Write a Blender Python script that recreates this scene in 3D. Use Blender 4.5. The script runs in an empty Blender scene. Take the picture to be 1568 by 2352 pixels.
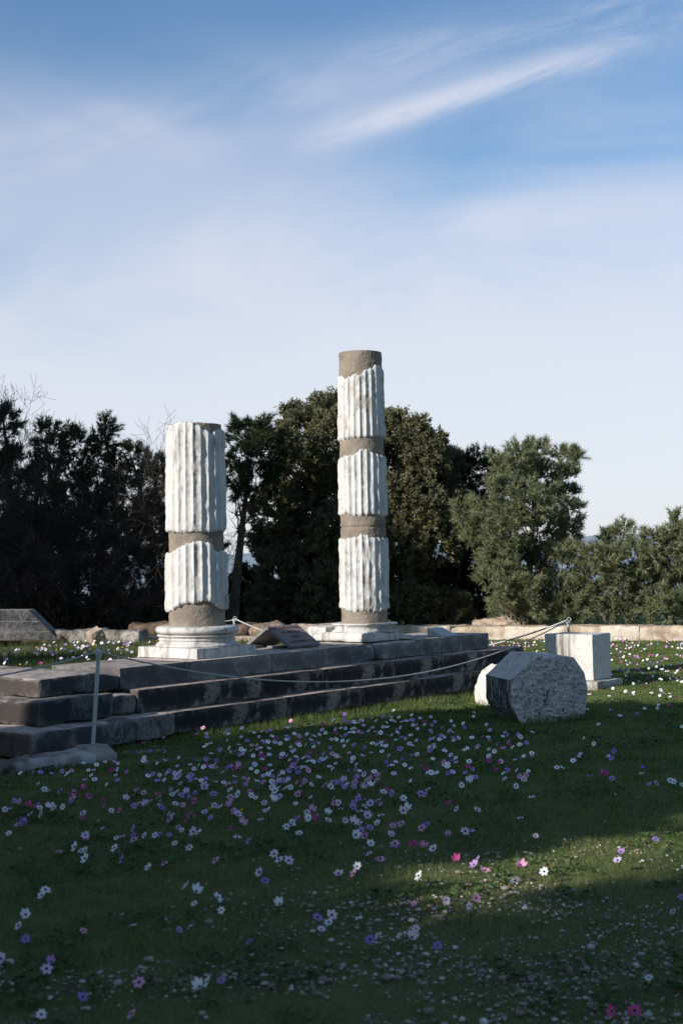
import bpy, bmesh, math, random
import numpy as np
from mathutils import Vector, Matrix, noise as mn
R = math.radians
scene = bpy.context.scene
COL = scene.collection
rs = np.random.default_rng(7)

# ---------------------------------------------------------------- camera, sky, sun, exposure
FPX = 50 / 36 * 2352                      # focal length in the units used for measuring the photograph (1568 x 2352)
PITCH, ROLL, EYE = R(1.98), R(1.3), 1.7
fwd = Vector((0, math.cos(PITCH), math.sin(PITCH)))
_r0 = Vector((1, 0, 0)); _u0 = Vector((0, -math.sin(PITCH), math.cos(PITCH)))
right = math.cos(ROLL) * _r0 - math.sin(ROLL) * _u0
upv = math.sin(ROLL) * _r0 + math.cos(ROLL) * _u0
EYEP = Vector((0, 0, EYE))
cam_d = bpy.data.cameras.new('camera'); cam = bpy.data.objects.new('camera', cam_d); COL.objects.link(cam)
cam_d.sensor_fit = 'VERTICAL'; cam_d.sensor_height = 36; cam_d.lens = 50
cam_d.clip_start = 0.1; cam_d.clip_end = 90000
cam_d.dof.use_dof = True; cam_d.dof.focus_distance = 16.8; cam_d.dof.aperture_fstop = 3.7
M = Matrix((right, upv, -fwd)).transposed().to_4x4(); M.translation = EYEP
cam.matrix_world = M
scene.camera = cam

SUN_EL = R(24)
SUN_H = Vector((-0.798, -0.603, 0)).normalized()
SUN_DIR = Vector((SUN_H.x * math.cos(SUN_EL), SUN_H.y * math.cos(SUN_EL), math.sin(SUN_EL)))
sun_d = bpy.data.lights.new('sun', 'SUN'); sun = bpy.data.objects.new('sun', sun_d); COL.objects.link(sun)
sun_d.energy = 5.0; sun_d.angle = R(0.5); sun_d.color = (1.0, 0.945, 0.87)
sun.rotation_euler = SUN_DIR.to_track_quat('Z', 'Y').to_euler(); sun.location = (-20, -12, 15)
vs = scene.view_settings
scene.display_settings.display_device = 'sRGB'
vs.view_transform = 'Standard'; vs.look = 'None'; vs.exposure = 0.3; vs.gamma = 1.0; vs.use_curve_mapping = False


class NT:
    """small helper to write node trees"""
    def __init__(s, tree): s.t = tree; s.n = tree.nodes; s.l = tree.links
    def new(s, kind, **kw):
        n = s.n.new(kind)
        for k, v in kw.items():
            if k[0] == '_': setattr(n, k[1:], v)
        return n
    def put(s, sock, v):
        if v is None: return
        if hasattr(v, 'is_linked'): s.l.new(v, sock)
        elif isinstance(v, (tuple, list)) and len(v) == 3 and sock.type == 'RGBA': sock.default_value = (*v, 1)
        else: sock.default_value = v
    def math(s, op, a, b=None, c=None, clamp=False):
        n = s.n.new('ShaderNodeMath'); n.operation = op; n.use_clamp = clamp
        for i, v in enumerate((a, b, c)): s.put(n.inputs[i], v)
        return n.outputs[0]
    def mix(s, f, a, b, mode='MIX'):
        n = s.n.new('ShaderNodeMix'); n.data_type = 'RGBA'; n.blend_type = mode; n.clamp_factor = True
        s.put(n.inputs[0], f); s.put(n.inputs[6], a); s.put(n.inputs[7], b)
        return n.outputs[2]
    def step(s, x, lo, hi, a=0.0, b=1.0):
        n = s.n.new('ShaderNodeMapRange'); n.interpolation_type = 'SMOOTHSTEP'
        s.put(n.inputs[0], x); n.inputs[1].default_value = lo; n.inputs[2].default_value = hi
        n.inputs[3].default_value = a; n.inputs[4].default_value = b
        return n.outputs[0]
    def noise(s, vec, scale, detail=4, rough=0.55, dist=0.0):
        n = s.n.new('ShaderNodeTexNoise'); s.put(n.inputs['Vector'], vec)
        n.inputs['Scale'].default_value = scale; n.inputs['Detail'].default_value = detail
        n.inputs['Roughness'].default_value = rough; n.inputs['Distortion'].default_value = dist
        return n.outputs[0]
    def voro(s, vec, scale, feature='F1'):
        n = s.n.new('ShaderNodeTexVoronoi'); n.feature = feature; s.put(n.inputs['Vector'], vec)
        n.inputs['Scale'].default_value = scale
        return n.outputs[0]
    def mapping(s, vec, scale=(1, 1, 1), rot=(0, 0, 0), loc=(0, 0, 0)):
        n = s.n.new('ShaderNodeMapping'); s.put(n.inputs[0], vec)
        n.inputs[1].default_value = loc; n.inputs[2].default_value = rot; n.inputs[3].default_value = scale
        return n.outputs[0]
    def xyz(s, vec):
        n = s.n.new('ShaderNodeSeparateXYZ'); s.put(n.inputs[0], vec); return n.outputs
    def comb(s, x, y, z):
        n = s.n.new('ShaderNodeCombineXYZ')
        for i, v in enumerate((x, y, z)): s.put(n.inputs[i], v)
        return n.outputs[0]
    def coord(s, which='Object'):
        return s.n.new('ShaderNodeTexCoord').outputs[which]
    def geo(s, which): return s.n.new('ShaderNodeNewGeometry').outputs[which]
    def bump(s, h, strength, dist, prev=None):
        n = s.n.new('ShaderNodeBump'); n.inputs['Strength'].default_value = strength
        n.inputs['Distance'].default_value = dist; s.put(n.inputs['Height'], h)
        if prev is not None: s.put(n.inputs['Normal'], prev)
        return n.outputs[0]


# sky: physical sky with thin cirrus in it
world = bpy.data.worlds.new('World'); scene.world = world; world.use_nodes = True
W = NT(world.node_tree)
for n in list(W.n): W.n.remove(n)
SKY = 0.115
sky = W.new('ShaderNodeTexSky'); sky.sky_type = 'NISHITA'; sky.sun_disc = False
sky.sun_elevation = SUN_EL; sky.sun_rotation = math.atan2(SUN_H.x, SUN_H.y)
sky.air_density = 1.0; sky.dust_density = 0.6; sky.ozone_density = 2.2; sky.altitude = 100
d = W.xyz(W.coord('Generated'))
ay = W.math('MAXIMUM', W.math('ABSOLUTE', d[1]), 0.25)
su = W.math('DIVIDE', d[0], ay)            # position on the sky along / above the horizon
sv = W.math('DIVIDE', d[2], ay)
plane = W.comb(su, sv, W.math('MULTIPLY', W.math('SIGN', d[1]), 3.0))
A0 = R(17)
along = W.mapping(plane, rot=(0, 0, -A0))
ax = W.xyz(along)
wisp = W.noise(W.mapping(along, scale=(2.2, 11, 1)), 2.0, 7, 0.62, 0.9)
wisp2 = W.noise(W.mapping(along, scale=(5, 30, 1), loc=(3, 1, 0)), 2.0, 6, 0.65, 0.6)
soft = W.noise(W.mapping(plane, scale=(2.4, 4.6, 1), loc=(0.3, 5.2, 0)), 2.0, 5, 0.5, 0.7)
# main streak (up to the right) and the wide veil on its left
def gauss(x, c, w):
    t = W.math('DIVIDE', W.math('SUBTRACT', x, c), w)
    return W.math('POWER', 2.718, W.math('MULTIPLY', W.math('MULTIPLY', t, t), -1.0))
cb = W.math('ADD', ax[1], W.math('MULTIPLY', ax[0], 0.03))
streak = W.math('MULTIPLY', gauss(cb, 0.293, 0.0105), W.math('MULTIPLY', W.step(ax[0], 0.045, 0.10), W.step(ax[0], 0.36, 0.24)))
streak = W.math('MULTIPLY', streak, W.math('MULTIPLY', W.step(wisp, 0.25, 0.60), W.step(wisp2, 0.22, 0.58, .45, 1.0)))
bb = W.math('ADD', ax[1], W.math('MULTIPLY', ax[0], 0.13))
band = W.math('MULTIPLY', gauss(bb, 0.334, 0.032), W.step(W.math('ADD', W.math('MULTIPLY', wisp, .5), W.math('MULTIPLY', soft, .5)), 0.32, 0.66))
band2 = W.math('MULTIPLY', gauss(bb, 0.352, 0.016), W.math('MULTIPLY', W.step(wisp2, 0.38, 0.75), W.step(ax[0], 0.02, 0.2)))
low = W.step(W.math('ADD', sv, W.math('MULTIPLY', W.math('SUBTRACT', soft, 0.5), 0.22)), 0.365, 0.14)
left = W.math('MULTIPLY', gauss(W.math('ADD', sv, W.math('MULTIPLY', su, 0.25)), 0.25, 0.075), W.math('MULTIPLY', W.step(su, 0.16, -0.10), W.step(soft, 0.25, 0.75)))
dens = W.math('MULTIPLY', low, 0.93)
for c, k in ((streak, 0.85), (band, 0.40), (band2, 0.26), (left, 0.52)):
    keep = W.math('SUBTRACT', 1.0, W.math('MULTIPLY', c, k))
    dens = W.math('SUBTRACT', 1.0, W.math('MULTIPLY', W.math('SUBTRACT', 1.0, dens), keep))
veil = W.mix(W.step(sv, 0.02, 0.30), (5.75, 5.85, 6.35), (5.3, 5.45, 6.2))
front = W.step(d[1], -0.35, 0.35)                    # the cirrus lies over the sea side only
skycol = W.mix(1.0, sky.outputs[0], (0.72, 0.91, 1.03), 'MULTIPLY')
final = W.mix(W.math('MULTIPLY', dens, W.math('MULTIPLY', front, 0.92)), skycol, veil)
# thinner high haze over the rest of the sky, overhead and behind
final = W.mix(W.math('MULTIPLY', W.step(d[1], 0.80, 0.45), W.math('MULTIPLY_ADD', soft, .14, .08)), final, (2.5, 2.5, 2.6))
bg = W.new('ShaderNodeBackground'); W.put(bg.inputs[0], final); bg.inputs[1].default_value = SKY
wo = W.new('ShaderNodeOutputWorld'); W.l.new(bg.outputs[0], wo.inputs[0])

# ---------------------------------------------------------------- helpers for measuring and meshes
def ray(px, py): return fwd + right * ((px - 784) / FPX) - upv * ((py - 1176) / FPX)
def on_z(px, py, z):
    v = ray(px, py); return EYEP + v * ((z - EYE) / v.z)
def on_y(px, py, y):
    v = ray(px, py); return EYEP + v * (y / v.y)
def u3(v): return np.asarray(v, float)
def nrm(a): return a / np.maximum(np.linalg.norm(a, axis=-1, keepdims=True), 1e-9)

def np_mesh(name, V, F, smooth=False):
    V = np.asarray(V, np.float32); F = np.asarray(F, np.int32)
    me = bpy.data.meshes.new(name)
    me.vertices.add(len(V)); me.vertices.foreach_set('co', V.ravel())
    k = F.shape[1]
    me.loops.add(F.size); me.loops.foreach_set('vertex_index', F.ravel())
    me.polygons.add(len(F)); me.polygons.foreach_set('loop_start', np.arange(0, F.size, k, dtype=np.int32))
    me.polygons.foreach_set('use_smooth', np.full(len(F), smooth, bool))
    me.update(calc_edges=True); me.validate()
    return me

class MB:
    """collects shapes and links them as ONE mesh object"""
    def __init__(s): s.v = []; s.f = []
    def add(s, V, F):
        o = len(s.v); s.v += [tuple(p) for p in V]; s.f += [tuple(i + o for i in f) for f in F]
    def box(s, lo, hi, mat=None):
        x0, y0, z0 = lo; x1, y1, z1 = hi
        V = [Vector(p) for p in ((x0,y0,z0),(x1,y0,z0),(x1,y1,z0),(x0,y1,z0),(x0,y0,z1),(x1,y0,z1),(x1,y1,z1),(x0,y1,z1))]
        if mat is not None: V = [mat @ p for p in V]
        s.add(V, [(3,2,1,0),(4,5,6,7),(0,1,5,4),(1,2,6,5),(2,3,7,6),(3,0,4,7)])
    def tube(s, pts, rad, n=8, caps=True):
        pts = [Vector(p) for p in pts]; V = []; F = []
        rad = rad if isinstance(rad, (list, tuple)) else [rad] * len(pts)
        ref = Vector((0.13, 0.21, 1))
        for i, p in enumerate(pts):
            t = (pts[min(i + 1, len(pts) - 1)] - pts[max(i - 1, 0)]).normalized()
            if abs(t.dot(ref.normalized())) > .97: ref = Vector((1, 0.1, 0))
            a = t.cross(ref).normalized(); b = t.cross(a)
            for k in range(n):
                w = 2 * math.pi * k / n
                V.append(p + (a * math.cos(w) + b * math.sin(w)) * rad[i])
        for i in range(len(pts) - 1):
            for k in range(n):
                q = (k + 1) % n
                F.append((i*n+k, i*n+q, (i+1)*n+q, (i+1)*n+k))
        if caps: F += [tuple(reversed(range(n))), tuple(range((len(pts)-1)*n, len(pts)*n))]
        s.add(V, F)
    def build(s, name, mat, parent=None, smooth=False, bevel=0):
        me = bpy.data.meshes.new(name); me.from_pydata(s.v, [], s.f); me.validate()
        bm = bmesh.new(); bm.from_mesh(me); bmesh.ops.recalc_face_normals(bm, faces=bm.faces)
        bm.to_mesh(me); bm.free()
        if smooth:
            for p in me.polygons: p.use_smooth = True
        o = obj(name, me, mat, parent)
        if bevel:
            m = o.modifiers.new('bevel', 'BEVEL'); m.width = bevel; m.segments = 2; m.limit_method = 'ANGLE'
        return o

def obj(name, me, mat=None, parent=None, loc=None):
    o = bpy.data.objects.new(name, me); COL.objects.link(o)
    if mat is not None and me is not None:
        me.materials.clear(); me.materials.append(mat)
    if parent is not None: o.parent = parent
    if loc is not None: o.location = loc
    return o
def tag(o, label=None, cat=None, group=None, kind=None):
    if label: o['label'] = label
    if cat: o['category'] = cat
    if group: o['group'] = group
    if kind: o['kind'] = kind
    return o
def thing(name, label, cat, loc=(0, 0, 0), group=None):
    o = bpy.data.objects.new(name, None); COL.objects.link(o); o.location = loc; o.empty_display_size = .2
    return tag(o, label, cat, group)

def N3(p, s=1.0, off=0.0): return mn.noise(Vector((p[0]*s + off, p[1]*s + off*1.7, p[2]*s - off)))
def FB(p, s=1.0, off=0.0, oct=4):
    a = 0; k = 1.0
    for i in range(oct):
        a += k * N3(p, s * 2 ** i, off + i * 5.3); k *= .5
    return a

def rough_block(half, r=0.01, amp=0.004, seed=0.0, cell=0.05, fine=0.0, nscale=3.0, chips=0.0, shape=None, noisy_bottom=True):
    """a stone: rounded box, its surface worn by noise; local coordinates centred on the block"""
    half = Vector(half); verts = {}; V = []; F = []
    n = [max(2, min(60, int(round(2 * h / cell)))) for h in half]
    def vid(i, j, k):
        key = (i, j, k)
        if key in verts: return verts[key]
        p = Vector((half[0]*(2*i/n[0]-1), half[1]*(2*j/n[1]-1), half[2]*(2*k/n[2]-1)))
        rr = min(r * (1 + 2.2 * max(0, N3(p, 2.3, seed + 9)) ) + chips * max(0, N3(p, 3.7, seed + 4) - .12) * 2, min(half) * .95)
        q = Vector([max(-(half[a]-rr), min(half[a]-rr, p[a])) for a in range(3)])
        dlt = p - q
        w = q + dlt.normalized() * rr if dlt.length > 1e-6 else p
        nn = dlt.normalized() if dlt.length > 1e-6 else p.normalized()
        w = w + nn * (amp * FB(p, nscale, seed, 4) + (fine * FB(p, nscale * 6, seed + 2, 2) if fine else 0))
        if shape: w = shape(w, half)
        verts[key] = len(V); V.append(w[:]); return verts[key]
    for a in range(3):
        b, c = (a + 1) % 3, (a + 2) % 3
        for side in (0, n[a]):
            for i in range(n[b]):
                for j in range(n[c]):
                    def K(x, y):
                        t = [0, 0, 0]; t[a] = side; t[b] = x; t[c] = y; return vid(*t)
                    q = (K(i, j), K(i+1, j), K(i+1, j+1), K(i, j+1))
                    F.append(q if side else q[::-1])
    me = np_mesh('stone', V, F, True); me.set_sharp_from_angle(angle=R(38)); return me

def frame_mat(origin, ex, ez=Vector((0, 0, 1))):
    ex = Vector(ex).normalized(); ey = ez.cross(ex).normalized(); ez = ex.cross(ey)
    m = Matrix((ex, ey, ez)).transposed().to_4x4(); m.translation = origin
    return m

def segs(P0, P1, R0, R1, n=4):
    """many tapered limbs at once"""
    P0 = u3(P0); P1 = u3(P1); R0 = np.asarray(R0)[:, None]; R1 = np.asarray(R1)[:, None]
    t = nrm(P1 - P0); ref = np.where(np.abs(t[:, 2:3]) > .9, np.array([[1., .1, 0]]), np.array([[.1, .2, 1.]]))
    a = nrm(np.cross(t, ref)); b = np.cross(t, a); m = len(P0)
    V = np.zeros((m, 2 * n, 3))
    for k in range(n):
        w = 2 * math.pi * k / n; o = a * math.cos(w) + b * math.sin(w)
        V[:, k] = P0 + o * R0; V[:, n + k] = P1 + o * R1
    F = np.array([[k, (k+1) % n, n + (k+1) % n, n + k] for k in range(n)])
    F = (F[None] + (np.arange(m) * 2 * n)[:, None, None]).reshape(-1, 4)
    return V.reshape(-1, 3), F

# ---------------------------------------------------------------- materials
def material(name, f, rough=0.85, spec=0.3):
    m = bpy.data.materials.new(name); m.use_nodes = True
    t = NT(m.node_tree); b = t.n['Principled BSDF']
    b.inputs['Roughness'].default_value = rough; b.inputs['Specular IOR Level'].default_value = spec
    r = f(t, b)
    if r is not None: t.put(b.inputs['Base Color'], r)
    return m
def setn(t, b, n): t.l.new(n, b.inputs['Normal'])

def m_marble(stain=0.5, tint=(0.60, 0.59, 0.575), streaky=True, grey=(0.27, 0.245, 0.22), veins=0.0, bs=1.0):
    def f(t, b):
        c = t.coord(); base = t.mix(t.noise(c, 3.0, 5), tint, tuple(x * .82 for x in tint))
        s1 = t.noise(t.mapping(c, (9, 9, 1.3)), 1.0, 8, .68, .4)
        s2 = t.noise(c, 4.2, 9, .72, .3)
        k = t.math('MULTIPLY', t.step(s1, .46, .60), t.step(s2, .42, .56))
        col = t.mix(t.math('MULTIPLY', k, stain), base, grey)
        sp = t.math('MULTIPLY', t.step(t.noise(c, 26, 6, .7), .55, .68), t.step(s2, .46, .62))
        col = t.mix(t.math('MULTIPLY', sp, stain * .8), col, (.16, .15, .14))
        warm = t.step(t.noise(c, 1.7, 4), .5, .75)
        col = t.mix(t.math('MULTIPLY', warm, .28), col, (.50, .42, .33))
        if veins:
            vv = t.voro(t.mapping(t.comb(*[t.math('ADD', o, t.math('MULTIPLY', t.noise(c, 5, 4), .25)) for o in t.xyz(c)]), (1, 1, 1.6)), 4.0, 'DISTANCE_TO_EDGE')
            col = t.mix(t.math('MULTIPLY', t.step(vv, .045, .0), t.math('MULTIPLY', veins, t.step(t.noise(c, 3, 3), .42, .6))), col, (.13, .13, .14))
        h = t.math('ADD', t.noise(c, 14, 8, .65), t.math('MULTIPLY', t.noise(c, 60, 4, .6), .35))
        setn(t, b, t.bump(h, .5 * bs, .02))
        return col
    return material('weathered_marble', f, .8, .25)
MARBLE = m_marble(.85)
MARBLE_CLEAN = m_marble(.85, (.60, .585, .565), veins=.55)
MARBLE_PED = None

def _mortar(t, b):
    c = t.coord()
    n = t.noise(c, 22, 7, .7); p = t.noise(c, 4, 5)
    col = t.mix(t.step(p, .35, .65), (.270, .225, .180), (.20, .168, .138))
    col = t.mix(t.math('MULTIPLY', t.step(n, .60, .72), .6), col, (.16, .135, .11))
    col = t.mix(t.math('MULTIPLY', t.step(t.noise(c, 48, 4), .6, .7), .45), col, (.42, .36, .30))
    h = t.math('ADD', t.noise(c, 18, 8, .72), t.math('MULTIPLY', t.voro(c, 38), .5))
    setn(t, b, t.bump(h, .6, .02)); return col
MORTAR = material('rough_mortar', _mortar, .95, .1)

def m_dark(front, patch, top, amount=.5, lo=.54, hi=.60, veins=.0, pscale=2.3, stretch=.55, side=None):
    def f(t, b):
        c = t.coord('Object'); g = t.xyz(t.geo('Normal'))
        base = t.mix(t.noise(c, 2.2, 7, .6), tuple(x * .6 for x in front), tuple(x * 1.35 for x in front))
        pn = t.noise(t.mapping(c, (1, 1, stretch)), pscale, 9, .63, .35)
        pk = t.step(pn, lo, hi); sp = t.step(t.noise(c, 24, 6, .7), .68, .46)
        pk = t.math('MULTIPLY', pk, sp)
        col = t.mix(t.math('MULTIPLY', pk, amount), base, patch)
        st = t.step(t.noise(t.mapping(c, (14, 14, 1.2)), 1.0, 6, .6), .55, .75)
        col = t.mix(t.math('MULTIPLY', st, .12), col, patch)
        if veins:
            vv = t.noise(t.mapping(c, (1, 1, .7), (0, .5, .3)), 6, 9, .75, 1.2)
            line = t.step(t.math('ABSOLUTE', t.math('SUBTRACT', vv, .5)), .030, .0)
            line = t.math('MULTIPLY', line, t.step(t.noise(c, 1.9, 3), .46, .62))
            col = t.mix(t.math('MULTIPLY', line, veins), col, (.42, .42, .44))
        if side:                                      # the end faces have weathered brown
            fs = t.step(t.math('ADD', t.math('MULTIPLY', g[0], -.635), t.math('MULTIPLY', g[1], -.773)), .5, .8)
            col = t.mix(t.math('MULTIPLY', fs, t.step(t.noise(c, 5, 6), .3, .6, .5, .9)), col, side)
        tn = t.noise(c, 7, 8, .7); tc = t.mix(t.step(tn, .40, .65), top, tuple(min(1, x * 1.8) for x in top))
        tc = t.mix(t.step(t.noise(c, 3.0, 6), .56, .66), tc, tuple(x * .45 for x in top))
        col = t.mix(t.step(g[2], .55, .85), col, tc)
        wear = t.math('MULTIPLY', t.step(t.geo('Pointiness'), .508, .56), t.step(t.noise(c, 11, 6, .7), .38, .62))
        col = t.mix(t.math('MULTIPLY', wear, .45), col, tuple(min(1, v * 1.25) for v in top))
        info = t.new('ShaderNodeObjectInfo').outputs['Random']
        col = t.mix(1.0, col, t.mix(info, (.66, .66, .68), (1.32, 1.28, 1.24)), 'MULTIPLY')
        h = t.math('ADD', t.noise(c, 16, 8, .68), t.math('MULTIPLY', pk, .35))
        setn(t, b, t.bump(h, .6, .02)); return col
    return material('dark_limestone', f, .85, .25)
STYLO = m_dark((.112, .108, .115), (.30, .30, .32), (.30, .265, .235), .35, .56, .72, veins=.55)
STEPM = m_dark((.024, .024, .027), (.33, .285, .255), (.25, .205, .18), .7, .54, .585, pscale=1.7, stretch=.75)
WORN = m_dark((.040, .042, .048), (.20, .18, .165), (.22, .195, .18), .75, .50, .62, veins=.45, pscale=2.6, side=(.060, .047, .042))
WORN_BROWN = m_dark((.055, .045, .041), (.17, .145, .13), (.20, .175, .16), .6, .50, .66)

def m_rough(base, dark, light, bs=1.0, sc=1.0, tone=.5):
    def f(t, b):
        c = t.coord()
        n = t.noise(c, 5 * sc, 9, .68, .2); n2 = t.noise(c, 1.7 * sc, 5)
        col = t.mix(t.step(n, .38, .62), dark, base)
        col = t.mix(t.step(n2, .48, .68), col, light)
        col = t.mix(t.step(t.noise(c, 30 * sc, 5, .7), .60, .70), col, tuple(x * .4 for x in dark))
        h = t.math('ADD', t.noise(c, 12 * sc, 9, .7), t.math('MULTIPLY', t.voro(c, 26 * sc), .35))
        setn(t, b, t.bump(h, .8 * bs, .03)); return col
    return material('rough_stone', f, .92, .15)
LIME = m_rough((.52, .42, .33), (.34, .26, .19), (.60, .52, .43))
LIME_PALE = m_rough((.50, .42, .33), (.28, .21, .15), (.58, .52, .44), 1.0, .8)
LIME_GREY = m_rough((.42, .39, .36), (.22, .20, .18), (.52, .49, .46))
LIME_WHITE = m_rough((.80, .76, .70), (.55, .50, .44), (.82, .79, .75), .7)
BROWN_ROCK = m_rough((.17, .12, .085), (.08, .058, .045), (.26, .19, .13))
CONCRETE = m_rough((.34, .30, .27), (.24, .21, .19), (.40, .37, .33), .7, 2.0)

# ---------------------------------------------------------------- temple platform
UA = R(39.4)
UX = Vector((math.sin(UA), math.cos(UA), 0)); VX = Vector((-math.cos(UA), math.sin(UA), 0))
ORG = Vector((-2.28, 14.47, 0))                         # front left corner of the dressed top course
Z3, Z2, Z1 = .215, .455, .666
LAWN = -.06
def pt(s, t, z=0.0): return ORG + UX * s + VX * t + Vector((0, 0, z))
def srcs(px, py, z, off=0.0):
    p = on_z(px * .6125, py * .6125, z) - ORG
    return p.dot(UX)
T2, T3 = -.235, -.43                                   # front planes of the middle and the lowest step

platform = thing('temple_platform', 'stepped grey stone temple platform of three courses carrying both columns', 'temple steps', pt(2.5, .3, 0))
PINV = Matrix.Translation(-platform.location)
def course_block(name, s0, s1, t0, t1, z0, z1, m, seed, r=.012, amp=.004, chips=0.0, dz=0.0, yaw=0.0, cell=.05, shape=None, parent=platform, fine=.0015):
    half = ((s1 - s0) / 2 - .0015, (t1 - t0) / 2, (z1 - z0) / 2)
    me = rough_block(half, r, amp, seed, cell, fine=fine, chips=chips, shape=shape)
    c = pt((s0 + s1) / 2, (t0 + t1) / 2, (z0 + z1) / 2 + dz)
    o = obj(name, me, m, parent)
    o.matrix_parent_inverse = Matrix.Identity(4)
    M4 = frame_mat(c - (platform.location if parent else Vector()), UX) @ Matrix.Rotation(yaw, 4, 'Z')
    o.matrix_basis = M4
    return o
top_cuts = [0.0, 1.13, 1.92, 2.52, 3.53, 3.63]
xs = [(706, 2480), (1001, 2451), (1197, 2430), (1372, 2417)]
cuts = [0.0] + [srcs(x, y, Z1) for x, y in xs]
cuts2 = [srcs(1395, 2412, Z1), srcs(1565, 2398, Z1), srcs(1654, 2390, Z1), srcs(1725, 2384, Z1), 6.74]
for i in range(len(cuts) - 1):
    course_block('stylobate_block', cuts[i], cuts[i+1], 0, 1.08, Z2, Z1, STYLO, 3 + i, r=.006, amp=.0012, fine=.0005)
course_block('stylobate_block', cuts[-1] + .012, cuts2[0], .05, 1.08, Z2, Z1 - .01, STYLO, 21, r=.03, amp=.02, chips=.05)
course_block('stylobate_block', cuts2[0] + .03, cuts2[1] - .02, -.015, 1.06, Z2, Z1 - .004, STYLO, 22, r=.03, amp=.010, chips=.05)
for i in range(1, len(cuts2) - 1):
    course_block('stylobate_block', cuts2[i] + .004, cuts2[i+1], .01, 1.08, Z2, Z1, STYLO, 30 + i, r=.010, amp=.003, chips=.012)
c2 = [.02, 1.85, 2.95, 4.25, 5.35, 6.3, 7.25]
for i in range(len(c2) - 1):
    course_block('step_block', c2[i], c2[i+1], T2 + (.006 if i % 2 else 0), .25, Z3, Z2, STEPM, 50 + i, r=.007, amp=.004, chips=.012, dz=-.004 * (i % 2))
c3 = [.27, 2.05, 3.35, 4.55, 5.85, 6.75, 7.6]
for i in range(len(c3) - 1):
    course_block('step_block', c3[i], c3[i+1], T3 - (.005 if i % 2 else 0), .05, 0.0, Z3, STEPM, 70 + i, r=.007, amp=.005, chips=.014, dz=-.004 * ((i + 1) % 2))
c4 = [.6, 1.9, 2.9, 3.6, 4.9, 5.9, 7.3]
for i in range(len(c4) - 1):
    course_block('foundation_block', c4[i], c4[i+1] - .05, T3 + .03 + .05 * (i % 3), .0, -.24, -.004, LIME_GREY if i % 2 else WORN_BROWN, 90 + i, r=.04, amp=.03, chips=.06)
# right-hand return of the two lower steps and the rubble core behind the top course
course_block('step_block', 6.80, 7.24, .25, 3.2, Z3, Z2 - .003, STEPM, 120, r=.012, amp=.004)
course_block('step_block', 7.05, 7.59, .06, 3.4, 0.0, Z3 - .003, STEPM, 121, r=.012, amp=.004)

# worn old blocks that go on to the left of the dressed courses: each lies loose
def loose_block(label, cat, name, s0, s1, t0, t1, z0, z1, m, seed, **k):
    c = pt((s0 + s1) / 2, (t0 + t1) / 2, z0)
    me = rough_block(((s1-s0)/2, (t1-t0)/2, (z1-z0)/2), k.pop('r', .05) * .45, k.pop('amp', .02) * .9, seed, k.pop('cell', .03), fine=.006, chips=k.pop('chips', .05) * .3, shape=k.pop('shape', None))
    me.transform(Matrix.Translation((0, 0, (z1 - z0) / 2)))
    o = obj(name, me, m)
    o.matrix_world = frame_mat(c, UX) @ Matrix.Rotation(k.pop('yaw', 0), 4, 'Z')
    return tag(o, label, cat, 'worn blocks at the ruined end of the steps')
def hump(w, half):
    x = w.x / half.x; y = w.y / half.y
    if w.z > 0: w = Vector((w.x, w.y, w.z * (1 - .55 * max(0, x - .35) ** 1.3 / .6 - .10 * max(0, -x) - .18 * max(0, -y))))
    return w
loose_block('round shouldered dark block at the left end of the top course', 'stone block', 'stone_block', -1.04, -.010, -.02, 1.7, Z2 + .002, Z1 - .004, WORN, 5, r=.05, amp=.018, shape=hump)
loose_block('dark squared block in the middle course under the round shouldered one', 'stone block', 'stone_block', -1.27, -.33, T2 - .03, 1.6, Z3 + .002, Z2 - .003, WORN, 7, r=.045, amp=.022)
loose_block('low eroded block wedged between the squared block and the clean middle step', 'stone block', 'stone_block', -.322, .014, T2 + .02, .3, Z3 + .002, Z2 - .035, WORN, 8, r=.06, amp=.026, chips=.08)
loose_block('long pitted block at the left of the bottom course behind the rope post', 'stone block', 'stone_block', -1.66, .262, T3 - .09, 1.5, -.02, Z3 - .003, WORN, 10, r=.045, amp=.020, yaw=.075)

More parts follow.
